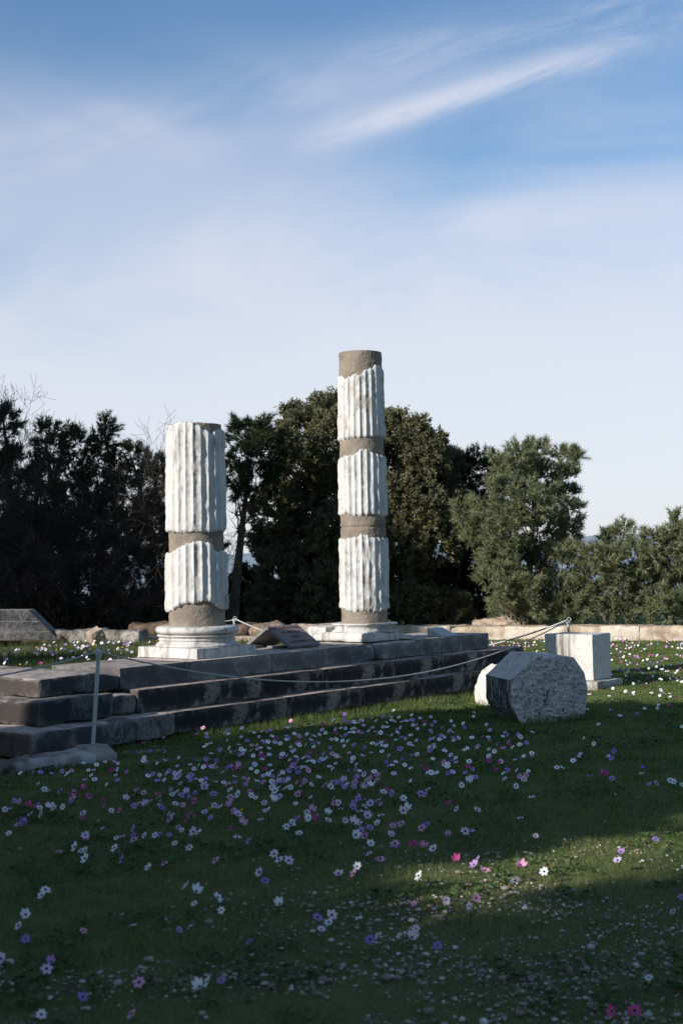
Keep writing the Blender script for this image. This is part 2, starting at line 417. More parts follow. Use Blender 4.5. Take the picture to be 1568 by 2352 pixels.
# ---------------------------------------------------------------- columns
def col_frame(p):
    c = Vector((-p.x, -p.y, 0)).normalized(); return c, Vector((-c.y, c.x, 0)) * 1.0
def polar(cx, rows, n, c, r, smooth=True):
    pass
def drum_mesh(R0, R1, bot, top, core, seed, c, r, fl=.024, phase=.3, NTH=264, NZ=64, wear=1.0):
    """one fluted, broken-edged marble drum around the mortar core; bot/top: ragged edges as (sideways position, height)"""
    bx = [b[0] for b in bot]; bz = [b[1] for b in bot]; tx = [b[0] for b in top]; tz = [b[1] for b in top]
    V = np.zeros((NZ + 5, NTH, 3))
    for i in range(NTH):
        th = 2 * math.pi * i / NTH - math.pi
        s = math.sin(th); back = math.cos(th) < 0
        ragb = .011 * mn.noise(Vector((math.cos(th)*5, s*5, seed))) + .012 * mn.noise(Vector((math.cos(th)*14, s*14, seed+2)))
        ragt = .011 * mn.noise(Vector((math.cos(th)*5, s*5, seed+7))) + .012 * mn.noise(Vector((math.cos(th)*14, s*14, seed+5)))
        xx = s if not back else (.98 if s > 0 else -.98) * (1 - .0) * abs(s) ** .3
        z0 = np.interp(xx, bx, bz) + ragb * wear; z1 = np.interp(xx, tx, tz) + ragt * wear
        ph = (th / (2 * math.pi) * 24 + phase) % 1.0
        a = abs(2 * ph - 1); kk = min(a / .84, 1); g = math.sqrt(max(0, 1 - kk * kk))
        dv = c * math.cos(th) + r * s
        for j in range(NZ):
            t = j / (NZ - 1); z = z0 + (z1 - z0) * t
            Rr = R0 + (R1 - R0) * t
            p = Vector((dv.x * Rr * 1.0, dv.y * Rr, z))
            e = .85 + .35 * mn.noise(Vector((p.x*3.1+seed, p.y*3.1, z*1.6)))
            rad = Rr - fl * g * e
            rad += (.006 * mn.noise(Vector((p.x*7, p.y*7, z*5+seed))) + .004 * mn.noise(Vector((p.x*21, p.y*21, z*15+seed)))) * wear
            if a > .6:                                   # knocked-off arrises
                ch = max(0, mn.noise(Vector((p.x*8+seed, p.y*8, z*7))) - .05) + .35 * max(0, mn.noise(Vector((p.x*24+seed, p.y*24, z*20))))
                rad -= .022 * ch * wear * (a - .6) / .4
            pit = max(0, mn.noise(Vector((p.x*4.5+seed*2, p.y*4.5, z*4.5))) - .42)
            rad -= .04 * pit * wear
            rad = max(rad, core + .008)
            dd = min(z - z0, z1 - z)
            if dd < .035: rad -= .022 * (1 - dd / .035) ** 2
            V[j + 2, i] = (dv.x * rad, dv.y * rad, z)
        for row, z, q in ((0, z0, core - .04), (1, z0 + .004, (core + R0) / 2 - .01), (NZ + 2, z1 - .004, (core + R1) / 2 - .01), (NZ + 3, z1 - .01, core - .02), (NZ + 4, z1 - .05, core - .05)):
            V[row, i] = (dv.x * q, dv.y * q, z + .006 * mn.noise(Vector((dv.x*9, dv.y*9, z+seed))))
    n = NZ + 5
    I = np.arange(n * NTH).reshape(n, NTH); A = I[:-1]; B = I[1:]
    F = np.stack([A, np.roll(A, -1, 1), np.roll(B, -1, 1), B], -1).reshape(-1, 4)
    return np_mesh('drum', V.reshape(-1, 3), F, True)
def core_mesh(R0, R1, z0, z1, seed, amp=.006, n=96, groove=None):
    nz = max(8, int((z1 - z0) / .012)); V = []
    for j in range(nz + 1):
        z = z0 + (z1 - z0) * j / nz
        for i in range(n):
            th = 2 * math.pi * i / n; Rr = R0 + (R1 - R0) * j / nz
            x, y = math.cos(th) * Rr, math.sin(th) * Rr
            k = 1 + (amp * FB((x, y, z), 9, seed, 3) + amp * .6 * N3((x, y, z), 40, seed)) / Rr
            if groove is not None and abs(z - groove) < .007: k -= .012 / Rr
            V.append((x * k, y * k, z))
    top = len(V); zt = z1
    for q in (.96, .5):
        for i in range(n):
            th = 2 * math.pi * i / n; x, y = math.cos(th) * R1 * q, math.sin(th) * R1 * q
            V.append((x, y, zt + .012 * N3((x, y, 0), 8, seed)))
    I = np.arange(len(V)).reshape(-1, n); A = I[:-1]; B = I[1:]
    F = np.stack([A, np.roll(A, -1, 1), np.roll(B, -1, 1), B], -1).reshape(-1, 4)
    me = np_mesh('core', V, F, True)
    bm = bmesh.new(); bm.from_mesh(me); bm.verts.ensure_lookup_table()
    bm.faces.new([bm.verts[len(V) - n + i] for i in range(n)]).smooth = True
    bm.to_mesh(me); bm.free(); return me
def lathe(prof, n=160, seed=0, amp=0.0, chip=0.0, close=True):
    V = []
    for rr, z in prof:
        for i in range(n):
            th = 2 * math.pi * i / n; x, y = math.cos(th) * rr, math.sin(th) * rr
            k = 1 + (amp * FB((x, y, z), 5, seed, 4)) / max(rr, .05)
            if chip: k -= chip * max(0, N3((x, y, z), 5, seed + 3) - .15) / max(rr, .05)
            V.append((x * k, y * k, z + amp * .6 * N3((x, y, z), 7, seed + 1)))
    I = np.arange(len(V)).reshape(-1, n); A = I[:-1]; B = I[1:]
    F = np.stack([A, np.roll(A, -1, 1), np.roll(B, -1, 1), B], -1).reshape(-1, 4)
    return np_mesh('lathe', V, F, True)
def arc(r0, z0, r1, z1, bulge, n=10):
    """profile from (r0,z0) to (r1,z1) bending outwards (bulge > 0) or inwards"""
    out = []
    for i in range(n + 1):
        t = i / n; out.append((r0 + (r1 - r0) * t + bulge * math.sin(math.pi * t), z0 + (z1 - z0) * t))
    return out
ROT_UV = frame_mat(Vector(), UX)
Zs = Z1

# --- the shorter column, standing on the restored base
P1c = pt(0, 0) ; P1c = Vector((-1.667, 16.155, 0))
col1 = thing('fluted_column', 'shorter thicker marble column of two drums standing on the left round base', 'column', (P1c.x, P1c.y, Zs), 'broken columns of the temple')
c_, r_ = col_frame(P1c)
def zz(z): return z - Zs
pl = rough_block((.47, .47, .0585), .006, .0015, 4, .03, fine=.0006); pl.transform(Matrix.Translation((0, 0, .0595))); pl.transform(ROT_UV)
obj('plinth', pl, MARBLE_CLEAN, col1)
prof = [(.30, .118), (.462, .118)] + [(.470, .122), (.470, .133), (.462, .137), (.460, .145)] + arc(.455, .147, .432, .190, -.014) + \
       [(.440, .192), (.440, .199), (.428, .201)] + arc(.428, .203, .430, .222, -.006) + [(.440, .224), (.440, .231), (.449, .234), (.455, .238), (.455, .245), (.425, .248), (.415, .256), (.30, .257)]
obj('base_moulding', lathe(prof, seed=3, amp=.0012), MARBLE_CLEAN, col1)
prof = [(.30, .2575), (.42, .2578)] + [(.424 + .048 * math.sin(math.pi * t / 14), .260 + .041 * (1 - math.cos(math.pi * t / 14))) for t in range(15)] + [(.40, .343), (.28, .344)]
obj('torus_ring', lathe(prof, seed=5, amp=.001), MARBLE_CLEAN, col1)
obj('mortar_core', core_mesh(.316, .298, .335, zz(3.285), 2), MORTAR, col1)
d1 = drum_mesh(.366, .357, [(-1, 1.165), (-.75, 1.20), (-.5, 1.255), (-.1, 1.265), (.2, 1.285), (.45, 1.285), (.62, 1.235), (.85, 1.19), (1, 1.185)],
               [(-1, 1.83), (-.85, 1.845), (-.6, 1.895), (-.3, 1.935), (.05, 1.965), (.35, 1.945), (.55, 1.925), (.62, 1.855), (.8, 1.85), (1, 1.84)], .30, 11, c_, r_, .025, .30, wear=1.15)
d1.transform(Matrix.Translation((0, 0, -Zs))); obj('fluted_drum', d1, MARBLE, col1)
d2 = drum_mesh(.352, .336, [(-1, 2.075), (-.5, 2.05), (0, 2.06), (.5, 2.055), (1, 2.065)],
               [(-1, 3.225), (-.9, 3.285), (-.75, 3.30), (-.15, 3.30), (0, 3.27), (.25, 3.235), (.5, 3.19), (.62, 3.155), (.72, 3.20), (.85, 3.235), (1, 3.23)], .29, 23, c_, r_, .024, .30, NZ=100, wear=1.2)
d2.transform(Matrix.Translation((0, 0, -Zs))); obj('fluted_drum', d2, MARBLE, col1)
col1.rotation_euler = (0, R(.55), 0)

# --- the taller column on the broken base
P2c = Vector((.267, 18.5, 0))
col2 = thing('fluted_column', 'taller slimmer marble column of three drums with a mortar top', 'column', (P2c.x, P2c.y, Zs), 'broken columns of the temple')
c_, r_ = col_frame(P2c)
def brk(w, half):
    if w.x > .18: w = Vector((w.x + .10 * (w.x - .18), w.y, w.z - (.10 if w.z > 0 else 0) * max(0, (w.x - .18) / .25) ** 1.4 * (1 if w.y < .1 else .5)))
    return w
pl = rough_block((.425, .425, .058), .018, .010, 14, .03, fine=.003, chips=.05, shape=brk); pl.transform(Matrix.Translation((0, 0, .062))); pl.transform(ROT_UV)
obj('plinth', pl, MARBLE_CLEAN, col2)
fr = rough_block((.22, .32, .045), .02, .012, 15, .03, fine=.004, chips=.06); fr.transform(Matrix.Translation((-.17, .60, .048))); fr.transform(ROT_UV)
obj('plinth_fragment', fr, MARBLE, col2)
fr = rough_block((.16, .16, .055), .03, .02, 16, .03, fine=.004, chips=.06); fr.transform(Matrix.Translation((-.20, .52, .125))); fr.transform(ROT_UV)
obj('plinth_fragment', fr, MARBLE, col2)
prof = [(.28, .118), (.43, .119), (.435, .126), (.43, .134)] + arc(.425, .136, .385, .165, -.008) + [(.392, .167), (.392, .173), (.384, .175), (.384, .180), (.392, .182), (.392, .187)] + \
       arc(.394, .189, .425, .212, -.006) + [(.430, .216), (.430, .226), (.415, .231), (.27, .232)]
obj('base_moulding', lathe(prof, seed=8, amp=.006, chip=.10), MARBLE, col2)
obj('mortar_core', core_mesh(.298, .277, .225, zz(4.41), 6, amp=.008, groove=zz(2.135)), MORTAR, col2)
dA = drum_mesh(.318, .303, [(-1, 3.255), (-.8, 3.26), (-.4, 3.285), (0, 3.275), (.5, 3.29), (1, 3.285)],
               [(-1, 4.11), (-.85, 4.105), (-.75, 4.06), (-.5, 4.085), (-.2, 4.125), (-.05, 4.085), (.15, 4.15), (.3, 4.185), (.55, 4.19), (.68, 4.235), (.85, 4.235), (1, 4.20)], .272, 31, c_, r_, .025, .22, wear=1.0)
dB = drum_mesh(.326, .318, [(-1, 2.30), (-.92, 2.275), (-.7, 2.325), (-.45, 2.27), (-.2, 2.275), (.1, 2.285), (.45, 2.29), (.8, 2.265), (1, 2.275)],
               [(-1, 3.03), (-.7, 3.06), (-.3, 3.075), (.03, 3.155), (.35, 3.105), (.6, 3.07), (1, 3.055)], .285, 37, c_, r_, .025, .22, wear=1.0)
dC = drum_mesh(.328, .326, [(-1, 1.085), (-.6, 1.045), (-.2, 1.06), (.2, 1.05), (.6, 1.03), (1, 1.075)],
               [(-1, 2.0), (-.8, 1.985), (-.3, 2.02), (0, 2.035), (.35, 2.01), (.8, 2.0), (1, 1.99)], .288, 43, c_, r_, .022, .22, wear=1.5)
for dm in (dA, dB, dC):
    dm.transform(Matrix.Translation((0, 0, -Zs))); obj('fluted_drum', dm, MARBLE, col2)
col2.rotation_euler = (0, R(.35), 0)

# ---------------------------------------------------------------- stone signs on the platform
def _signm(t, b):
    c = t.coord(); n = t.noise(c, 30, 6, .7)
    col = t.mix(t.step(n, .42, .6), (.15, .145, .145), (.24, .225, .22))
    col = t.mix(t.step(t.noise(c, 6, 5), .5, .7), col, (.19, .15, .135))
    setn(t, b, t.bump(n, .4, .01)); return col
SIGN = material('sign_stone', _signm, .85, .2)
INK = material('red_paint', lambda t, b: t.mix(t.step(t.noise(t.coord(), 40, 4), .4, .65), (.13, .035, .03), (.20, .10, .09)), .8, .2)
sg0 = on_z(666, 1487, .69)
sign = thing('information_sign', 'tent shaped grey stone sign with red lettering between the two columns', 'sign', (sg0.x, sg0.y, Zs + .002))
SM = frame_mat(Vector(), UX)
Ls, wd, hh, th = .56, .37, .235, .035
sl = math.hypot(wd, hh); ang = math.atan2(hh, wd)
def slab(name, sgn, m):
    b = MB()
    b.box((0, 0, -th), (Ls, sl, 0))
    o = b.build(name, m, sign, bevel=.004)
    if sgn > 0: L = Matrix.Translation((0, 0, .034)) @ Matrix.Rotation(ang, 4, 'X')
    else: L = Matrix.Translation((0, 2 * wd, .034)) @ Matrix.Rotation(-ang, 4, 'X') @ Matrix.Translation((0, -sl + .026, 0))
    o.matrix_basis = SM @ L
    return o
front_slab = slab('front_slab', 1, SIGN); slab('back_slab', -1, SIGN)
for nm, lo, hi in (('foot_slab', (.14, .035, 0), (Ls + .02, .15, .034)), ('foot_slab', (.02, 2*wd-.16, 0), (.16, 2*wd-.05, .034)), ('foot_slab', (.05, .25, 0), (.5, .42, .028))):
    b = MB(); b.box(lo, hi); o = b.build(nm, SIGN, sign, bevel=.005); o.matrix_basis = SM
def inscription(parent, base, lines):
    for body, size, cx, cy, nm in lines:
        cu = bpy.data.curves.new('t', 'FONT'); cu.body = body; cu.size = size; cu.align_x = 'CENTER'; cu.extrude = .0015; cu.space_character = 1.02; cu.offset = .0007
        tmp = bpy.data.objects.new('t', cu); COL.objects.link(tmp)
        bpy.context.view_layer.update()
        me = bpy.data.meshes.new_from_object(tmp.evaluated_get(bpy.context.evaluated_depsgraph_get()))
        bpy.data.objects.remove(tmp); bpy.data.curves.remove(cu)
        o = obj(nm, me, INK, parent); o.matrix_basis = base @ Matrix.Translation((cx, cy, .0018)) @ Matrix.Diagonal((.80, 1, 1, 1))
FB_ = front_slab.matrix_basis.copy()
inscription(sign, FB_, [('IoNIC PRoSTYLE TEMPLE', .063, Ls/2, sl*.82, 'inscription'), ('oF  ASKLEPIoS', .066, Ls*.53, sl*.60, 'inscription'),
                        ('EARLY', .066, Ls*.50, sl*.38, 'inscription'), ('3rd CENTURY  B C', .066, Ls*.53, sl*.14, 'inscription')])
# low white wedge plaque on the right part of the platform
wp = on_z(1015.8, 1462.7, Zs)
b = MB(); Lw, Dw, Hw = .33, .25, .112
b.add([(0,0,0),(Lw,0,0),(Lw,Dw,0),(0,Dw,0),(0,0,.012),(Lw,0,.012),(Lw,Dw,Hw),(0,Dw,Hw)], [(3,2,1,0),(4,5,6,7),(0,1,5,4),(1,2,6,5),(2,3,7,6),(3,0,4,7)])
WEDGE = m_marble(.25, (.52, .52, .53))
o = b.build('stone_plaque', WEDGE, None, bevel=.006); o.matrix_world = frame_mat(Vector((wp.x, wp.y, Zs + .001)), UX)
tag(o, 'small white wedge shaped plaque on the right part of the platform', 'plaque')

# ---------------------------------------------------------------- fallen blocks on the lawn
def _oct(t, b):
    c = t.coord(); g = t.xyz(t.geo('True Normal'))
    n = t.noise(c, 13, 10, .72); n2 = t.noise(c, 30, 8, .72); n3 = t.noise(c, 2.6, 5, .6)
    base = t.mix(t.noise(c, 4, 5), (.62, .60, .58), (.44, .42, .40))
    hol = t.math('MULTIPLY', t.step(n, .52, .63), t.step(n3, .40, .62))
    col = t.mix(t.math('MULTIPLY', hol, .85), base, (.06, .055, .055))
    col = t.mix(t.math('MULTIPLY', t.step(n2, .54, .63), .8), col, (.09, .085, .085))
    st = t.noise(t.mapping(c, (30, 30, 7)), 1.0, 7, .7)
    crust = t.mix(t.step(st, .50, .60), (.07, .063, .065), (.42, .40, .40))
    side = t.math('MULTIPLY', t.step(t.math('MULTIPLY', g[0], -1.0), .55, .80), t.step(g[2], .45, .2))
    col = t.mix(side, col, crust)
    setn(t, b, t.bump(t.math('ADD', n, t.math('MULTIPLY', n2, .5)), .7, .03)); return col
OCTM = material('lichen_marble', _oct, .9, .2)
def poly_prism(poly, depth, seed, NR=64, NTH=300, ND=40, rough=.030, side=.004):
    """stone prism with a rough broken front: polygon in (x, z), axis along +y"""
    poly = [Vector((p[0], p[1])) for p in poly]
    def rad(th):
        dv = Vector((math.cos(th), math.sin(th))); best = 1.0
        for a, b in zip(poly, poly[1:] + poly[:1]):
            e = b - a; den = dv.x * e.y - dv.y * e.x
            if abs(den) < 1e-9: continue
            t = (a.x * e.y - a.y * e.x) / den; w = (a.x * dv.y - a.y * dv.x) / den
            if t > 0 and -1e-6 <= w <= 1 + 1e-6: best = t
        return best
    TH = [2 * math.pi * i / NTH for i in range(NTH)]
    for p in poly:
        a = math.atan2(p.y, p.x) % (2 * math.pi); TH[int(round(a / (2 * math.pi) * NTH)) % NTH] = a
    R_ = [rad(a) for a in TH]
    V = []; rows = 0
    def relief(x, z):
        v = mn.voronoi(Vector((x * 15, z * 15, seed)))[0]
        return rough * (.55 * (v[1] - v[0]) + .55 * FB((x, 0, z), 6, seed, 2) + 1.1 * (.5 - abs(N3((x, 0, z), 15, seed))) - .9 * abs(N3((x, 0, z), 30, seed + 5)) - .4)
    for k in range(1, NR + 1):
        q = k / NR
        for i in range(NTH):
            th = TH[i]; rr = R_[i] * q; x, z = math.cos(th) * rr, math.sin(th) * rr
            e = 1 - max(0, (q - .93) / .07) ** 3
            V.append((x, -relief(x, z) * e + .012 * max(0, (q - .95) / .05) ** 2, z))
    for k in range(1, ND + 1):
        y = .014 + (depth - .014) * k / ND
        for i in range(NTH):
            th = TH[i]; rr = R_[i]; x, z = math.cos(th) * rr, math.sin(th) * rr
            kk = 1 + (side * FB((x, y, z), 8, seed + 3, 4) - .02 * max(0, N3((x, y, z), 4, seed) - .25)) / max(rr, .1) - (.06 * max(0, (k - ND + 2) / 2) if k > ND - 2 else 0)
            V.append((x * kk, y, z * kk))
    I = np.arange(len(V)).reshape(-1, NTH); A = I[:-1]; B = I[1:]
    F = np.stack([A, B, np.roll(B, -1, 1), np.roll(A, -1, 1)], -1).reshape(-1, 4)
    me = np_mesh('prism', V, F, True)
    bm = bmesh.new(); bm.from_mesh(me); bm.verts.ensure_lookup_table(); n = len(V)
    bm.faces.new([bm.verts[i] for i in range(NTH)]); bm.faces.new([bm.verts[n - NTH + i] for i in range(NTH)][::-1])
    bmesh.ops.recalc_face_normals(bm, faces=bm.faces); bm.to_mesh(me); bm.free(); me.set_sharp_from_angle(angle=R(33)); return me
octp = [(-.428, .107), (-.124, .355), (.288, .325), (.404, .157), (.437, -.008), (.385, -.36), (-.30, -.40), (-.428, -.157)]
om = poly_prism(octp, .88, 3.3)
o = obj('fallen_drum', om, OCTM)
o.matrix_world = frame_mat(Vector((2.16, 15.15, .295)), Vector((.976, .218, 0)))
tag(o, 'large many sided grey block with a rough pitted face lying on the lawn', 'stone block')
wb = rough_block((.13, .17, .26), .05, .04, 8, .03, fine=.006, chips=.08, shape=lambda w, h: Vector((w.x * (1 - .30 * max(0, w.z / h.z)), w.y * (1 - .2 * max(0, w.z / h.z)), w.z * (1 + .25 * w.x / h.x)))); wb.transform(Matrix.Translation((0, 0, .20)))
o = obj('broken_stone', wb, LIME_WHITE); o.location = (1.70, 17.0, LAWN); o.rotation_euler = (0, .12, .5)
tag(o, 'sunlit white broken stone just behind the many sided block', 'stone block')
def _ped(t, b):
    c = t.coord(); base = t.mix(t.noise(c, 3, 5), (.60, .58, .545), (.50, .48, .455))
    x = t.xyz(c)
    st = t.noise(t.mapping(c, (7, 7, .7)), 1.0, 7, .62, .3)
    wob = t.math('ADD', x[1], t.math('MULTIPLY', t.math('SUBTRACT', t.noise(c, 5, 4), .5), .25))
    zone = t.math('MULTIPLY', t.math('MULTIPLY', t.step(wob, .22, .34), t.step(wob, .60, .50)), t.step(x[2], .05, .35))
    k = t.math('MULTIPLY', t.step(st, .36, .56), zone)
    col = t.mix(t.math('MULTIPLY', k, .9), base, (.075, .06, .055))
    vv = t.noise(t.mapping(c, (1.2, 1.2, 1), (.3, .5, .2)), 3.0, 6, .6, 1.0)
    col = t.mix(t.math('MULTIPLY', t.step(t.math('ABSOLUTE', t.math('SUBTRACT', vv, .5)), .012, 0), .6), col, (.2, .19, .2))
    setn(t, b, t.bump(t.noise(c, 20, 8, .7), .35, .015)); return col
PED = material('stained_marble', _ped, .8, .25)
pc = on_z(1371.5, 1586, LAWN)
bm_ = rough_block((.35, .40, .062), .02, .012, 18, .04, fine=.003, chips=.05); bm_.transform(Matrix.Translation((.35, .40, .05)))
o = obj('stone_slab', bm_, LIME_GREY); o.matrix_world = frame_mat(Vector((pc.x, pc.y, LAWN)), UX); tag(o, 'flat stone slab on the lawn carrying the white marble block', 'stone slab')
pb = rough_block((.245, .365, .302), .008, .004, 19, .03, fine=.0015, chips=.03); pb.transform(Matrix.Translation((.245, .365, .302)))
o = obj('marble_block', pb, PED); o.matrix_world = frame_mat(Vector((pc.x - .02, pc.y + .17, LAWN + .115)), UX)
tag(o, 'upright white marble block with black rain streaks behind the many sided stone', 'marble block')

# ---------------------------------------------------------------- old wall round the terrace, rubble in front of it
wall = thing('boundary_wall', 'long low old stone wall running behind the temple below the trees', 'wall', (0, 32.5, LAWN))
wd_ = Vector((-.887, .46, 0)).normalized(); w0 = Vector((6.88, 29.1, 0))
s = -9.0; k = 0
while s < 26:
    L = [2.6, 1.9, 3.1, 2.2, 1.6][k % 5]
    hgt = .29 + .008 * math.sin(k * 2.1)
    c = w0 + wd_ * (s + L / 2)
    dark = s > 8.9  # shade on the left stretch is put into its stone colour
    me = rough_block((L / 2 + .004, .3, (hgt + .2) / 2), .025, .026, 200 + k, .06, fine=.016, chips=.07)
    o = obj('wall_stone', me, BROWN_ROCK if dark else LIME_PALE if s < 3.2 else LIME, wall)
    o.matrix_basis = frame_mat(c + Vector((0, 0, hgt / 2 - .16)) - wall.location, -wd_)
    s += L; k += 1
BROWN_GREY = m_rough((.26, .23, .20), (.11, .095, .08), (.40, .37, .33))
TAN = m_rough((.30, .22, .15), (.17, .12, .09), (.38, .30, .22))
def stone(name, label, cat, px, py, z, half, m, seed, rz=0, r=.06, amp=.05, tilt=(0, 0), group=None, sink=.03, chips=.08):
    p = on_z(px, py, z)
    me = rough_block(half, r, amp, seed, max(.03, max(half) / 16), fine=amp * .2, chips=chips)
    me.transform(Matrix.Translation((0, 0, half[2] - sink)))
    o = obj(name, me, m); o.location = (p.x, p.y, z); o.rotation_euler = (tilt[0], tilt[1], rz)
    return tag(o, label, cat, group)
G1 = 'broken stones along the foot of the far wall'
stone('rubble_stone', 'long pale stone in front of the far wall just right of the wedge plaque', 'rock', 1058, 1456, LAWN, (.44, .28, .15), LIME, 301, .1, group=G1)
stone('rubble_stone', 'blocky cream stone with a shaded notch standing before the far wall', 'rock', 1125, 1460, LAWN, (.40, .28, .20), LIME, 302, -.15, group=G1)
stone('rubble_stone', 'square cornered cream stone nearest the marble block before the far wall', 'rock', 1165, 1464, LAWN, (.25, .25, .20), LIME, 303, .3, group=G1)
stone('rubble_stone', 'low orange stone at the wall foot to the right of the cornered one', 'rock', 1215, 1464, LAWN, (.45, .25, .13), LIME, 304, .1, group=G1)
stone('rubble_stone', 'rounded tan boulder half hidden behind the tent shaped sign', 'rock', 615, 1464, .42, (.30, .25, .13), TAN, 305, .2, r=.15, group=G1)
stone('rubble_stone', 'dark brown rock below the left end of the far wall beside the thick column', 'rock', 575, 1459, .42, (.45, .3, .11), BROWN_ROCK, 306, .2, r=.1, group=G1)
stone('rubble_stone', 'brown rock lying low between the tall column and the stone sign', 'rock', 735, 1460, .3, (.6, .3, .12), LIME, 307, .2, group=G1)
G2 = 'broken stones beyond the flowers on the left'
stone('fallen_stone', 'long log like grey stone lying behind the flowers at left', 'rock', 187, 1474, .52, (.46, .22, .11), BROWN_GREY, 310, .05, r=.03, group=G2)
stone('fallen_stone', 'pale sunlit slanting fragment leaning on the log like stone', 'rock', 234, 1486, .53, (.10, .12, .16), LIME, 311, .5, r=.012, amp=.06, tilt=(.1, -.45), chips=.02, sink=.05, group=G2)
stone('fallen_stone', 'short hollowed pale stone to the right of the leaning fragment', 'rock', 290, 1478, .52, (.28, .2, .11), BROWN_GREY, 312, -.2, r=.03, group=G2)
stone('fallen_stone', 'dim brown block behind the thick column at its left', 'rock', 352, 1459, .42, (.42, .3, .13), BROWN_ROCK, 313, .05, group=G2)
stone('kerb_stone', 'thin pale kerb stone edging the flowers left of the thick column', 'kerb stone', 345, 1471, .54, (1.2, .12, .05), LIME_GREY, 314, R(39)*0+.02, r=.02, amp=.015)
stone('kerb_stone', 'thin pale kerb stone edging the flowers behind the stone sign', 'kerb stone', 640, 1471, .54, (1.0, .12, .05), LIME, 315, .02, r=.02, amp=.015)
# dark slanting-ended architrave block at the far left
sb = on_z(60, 1475, .56)
ml = MB(); Lb = 1.55; H_ = .47; D_ = .55
prof2 = [(0, 0), (-.0, .13), (.016, .135), (.016, .29), (.032, .295), (.032, H_)]
for i in range(len(prof2) - 1):
    (a0, za), (a1, zb_) = prof2[i], prof2[i+1]
    x0 = Lb - .48 * za / H_ ; x1 = Lb - .48 * zb_ / H_
    ml.add([(-Lb, a0, za), (x0, a0, za), (x1, a1, zb_), (-Lb, a1, zb_)], [(0, 1, 2, 3)])
ml.add([(-Lb, .032, H_), (Lb-.48, .032, H_), (Lb-.48, D_, H_), (-Lb, D_, H_)], [(0, 1, 2, 3)])
ml.add([(-Lb, 0, 0), (Lb, 0, 0), (Lb, D_, 0), (-Lb, D_, 0)], [(3, 2, 1, 0)])
ml.add([(Lb, 0, 0), (Lb, D_, 0), (Lb-.48, D_, H_), (Lb-.48, .032, H_)], [(0, 1, 2, 3)])
ml.add([(-Lb, 0, 0), (-Lb, D_, 0), (-Lb, D_, H_), (-Lb, .032, H_)], [(3, 2, 1, 0)])
ml.add([(-Lb, D_, 0), (Lb, D_, 0), (Lb-.48, D_, H_), (-Lb, D_, H_)], [(3, 2, 1, 0)])
DARKM = m_dark((.030, .031, .035), (.15, .14, .14), (.15, .145, .14), .35, .55, .66, veins=.3)
o = ml.build('architrave_block', DARKM); o.location = (sb.x - 1.08, sb.y + .15, .60); o.rotation_euler = (0, R(1.2), .03)
tag(o, 'dark banded beam block with a slanting end at the far left', 'stone block')
for px, lab in ((20, 'rough support stone under the left of the dark banded beam'), (100, 'rough support stone under the slanting end of the dark banded beam')):
    stone('support_stone', lab, 'rock', px, 1474, .54, (.3, .2, .05), BROWN_ROCK, 320 + px, .1, r=.03, amp=.02, sink=.01)

# flat foundation slabs in the grass before the steps
G3 = 'flat stones sunk in the grass before the steps'
def flat(label, px, py, half, rz, m, seed, z=LAWN, up=.03, group=G3):
    p = on_z(px, py, z); me = rough_block(half, .03, .022, seed, .035, fine=.008, chips=.07)
    me.transform(Matrix.Translation((0, 0, up - half[2])))
    o = obj('paving_stone', me, m); o.location = (p.x, p.y, z); o.rotation_euler = (0, 0, rz); return tag(o, label, 'paving stone', group)
PALE = m_rough((.30, .265, .24), (.09, .075, .068), (.50, .48, .46), 1.0, 1.3)
flat('long pale topped slab running from the left frame edge to the post foot', 52, 1768, (.72, .15, .10), R(42), PALE, 401, up=.10)
flat('second pale slab against the bottom course at the left', 60, 1722, (.75, .16, .08), R(40), PALE, 402, up=.10)
flat('small whitish sliver of stone in grass right of the post foot', 330, 1727, (.22, .045, .04), R(20), PALE, 403, up=.012)
flat('large white rimmed flat stone among flowers below the steps', 415, 1747, (.26, .11, .05), R(12), PALE, 404, up=.014)
flat('thin white stone sliver close under the lowest step', 375, 1716, (.14, .03, .04), R(15), PALE, 405, up=.012)
flat('narrow pale stone streak right of the white rimmed flat stone', 480, 1742, (.15, .03, .04), R(15), PALE, 406, up=.010)

# ---------------------------------------------------------------- rope barrier
def _paint(t, b):
    c = t.coord(); r = t.step(t.noise(c, 26, 7, .7), .60, .68)
    return t.mix(r, t.mix(t.noise(c, 8, 4), (.36, .385, .38), (.45, .47, .455)), (.13, .06, .035))
PAINT = material('chipped_paint', _paint, .55, .4)
def _rope(t, b):
    c = t.coord(); w = t.noise(c, 60, 4)
    setn(t, b, t.bump(w, .5, .01)); return t.mix(w, (.33, .325, .30), (.52, .50, .46))
ROPE = material('rope_fibre', _rope, .95, .1)
GP = 'posts of the rope barrier'
def rope_post(label, foot, top, z0, block=True):
    t = thing('rope_post', label, 'post', (foot.x, foot.y, z0), GP)
    L = Vector((0, 0, 0))
    b = MB(); tp = top - foot; tp = Vector((tp.x, tp.y, top.z - z0)); ft = Vector((0, 0, .10 if block else -.02))
    b.tube([ft, tp], .0185 if block else .013, 8); b.build('pole', PAINT, t)
    b = MB(); b.tube([tp - Vector((0, 0, .035)), tp + Vector((0, 0, .005))], .03, 12); b.build('collar', PAINT, t)
    b = MB(); cc = tp + Vector((.012, 0, .022)); b.tube([cc + Vector((math.cos(a) * .026, .004 * math.sin(3 * a), math.sin(a) * .026)) for a in [i * 2 * math.pi / 14 for i in range(15)]], .006, 6); b.build('rope_ring', PAINT, t)
    if block:
        me = rough_block((.17, .17, .085), .012, .008, 77, .03, fine=.002, chips=.03, shape=lambda w, h: Vector((w.x * (1 - .38 * max(0, w.z / h.z)), w.y * (1 - .38 * max(0, w.z / h.z)), w.z)))
        me.transform(Matrix.Translation((0, 0, .055))); me.transform(Matrix.Rotation(.6, 4, 'Z')); obj('concrete_foot', me, CONCRETE, t)
    return t.location + tp
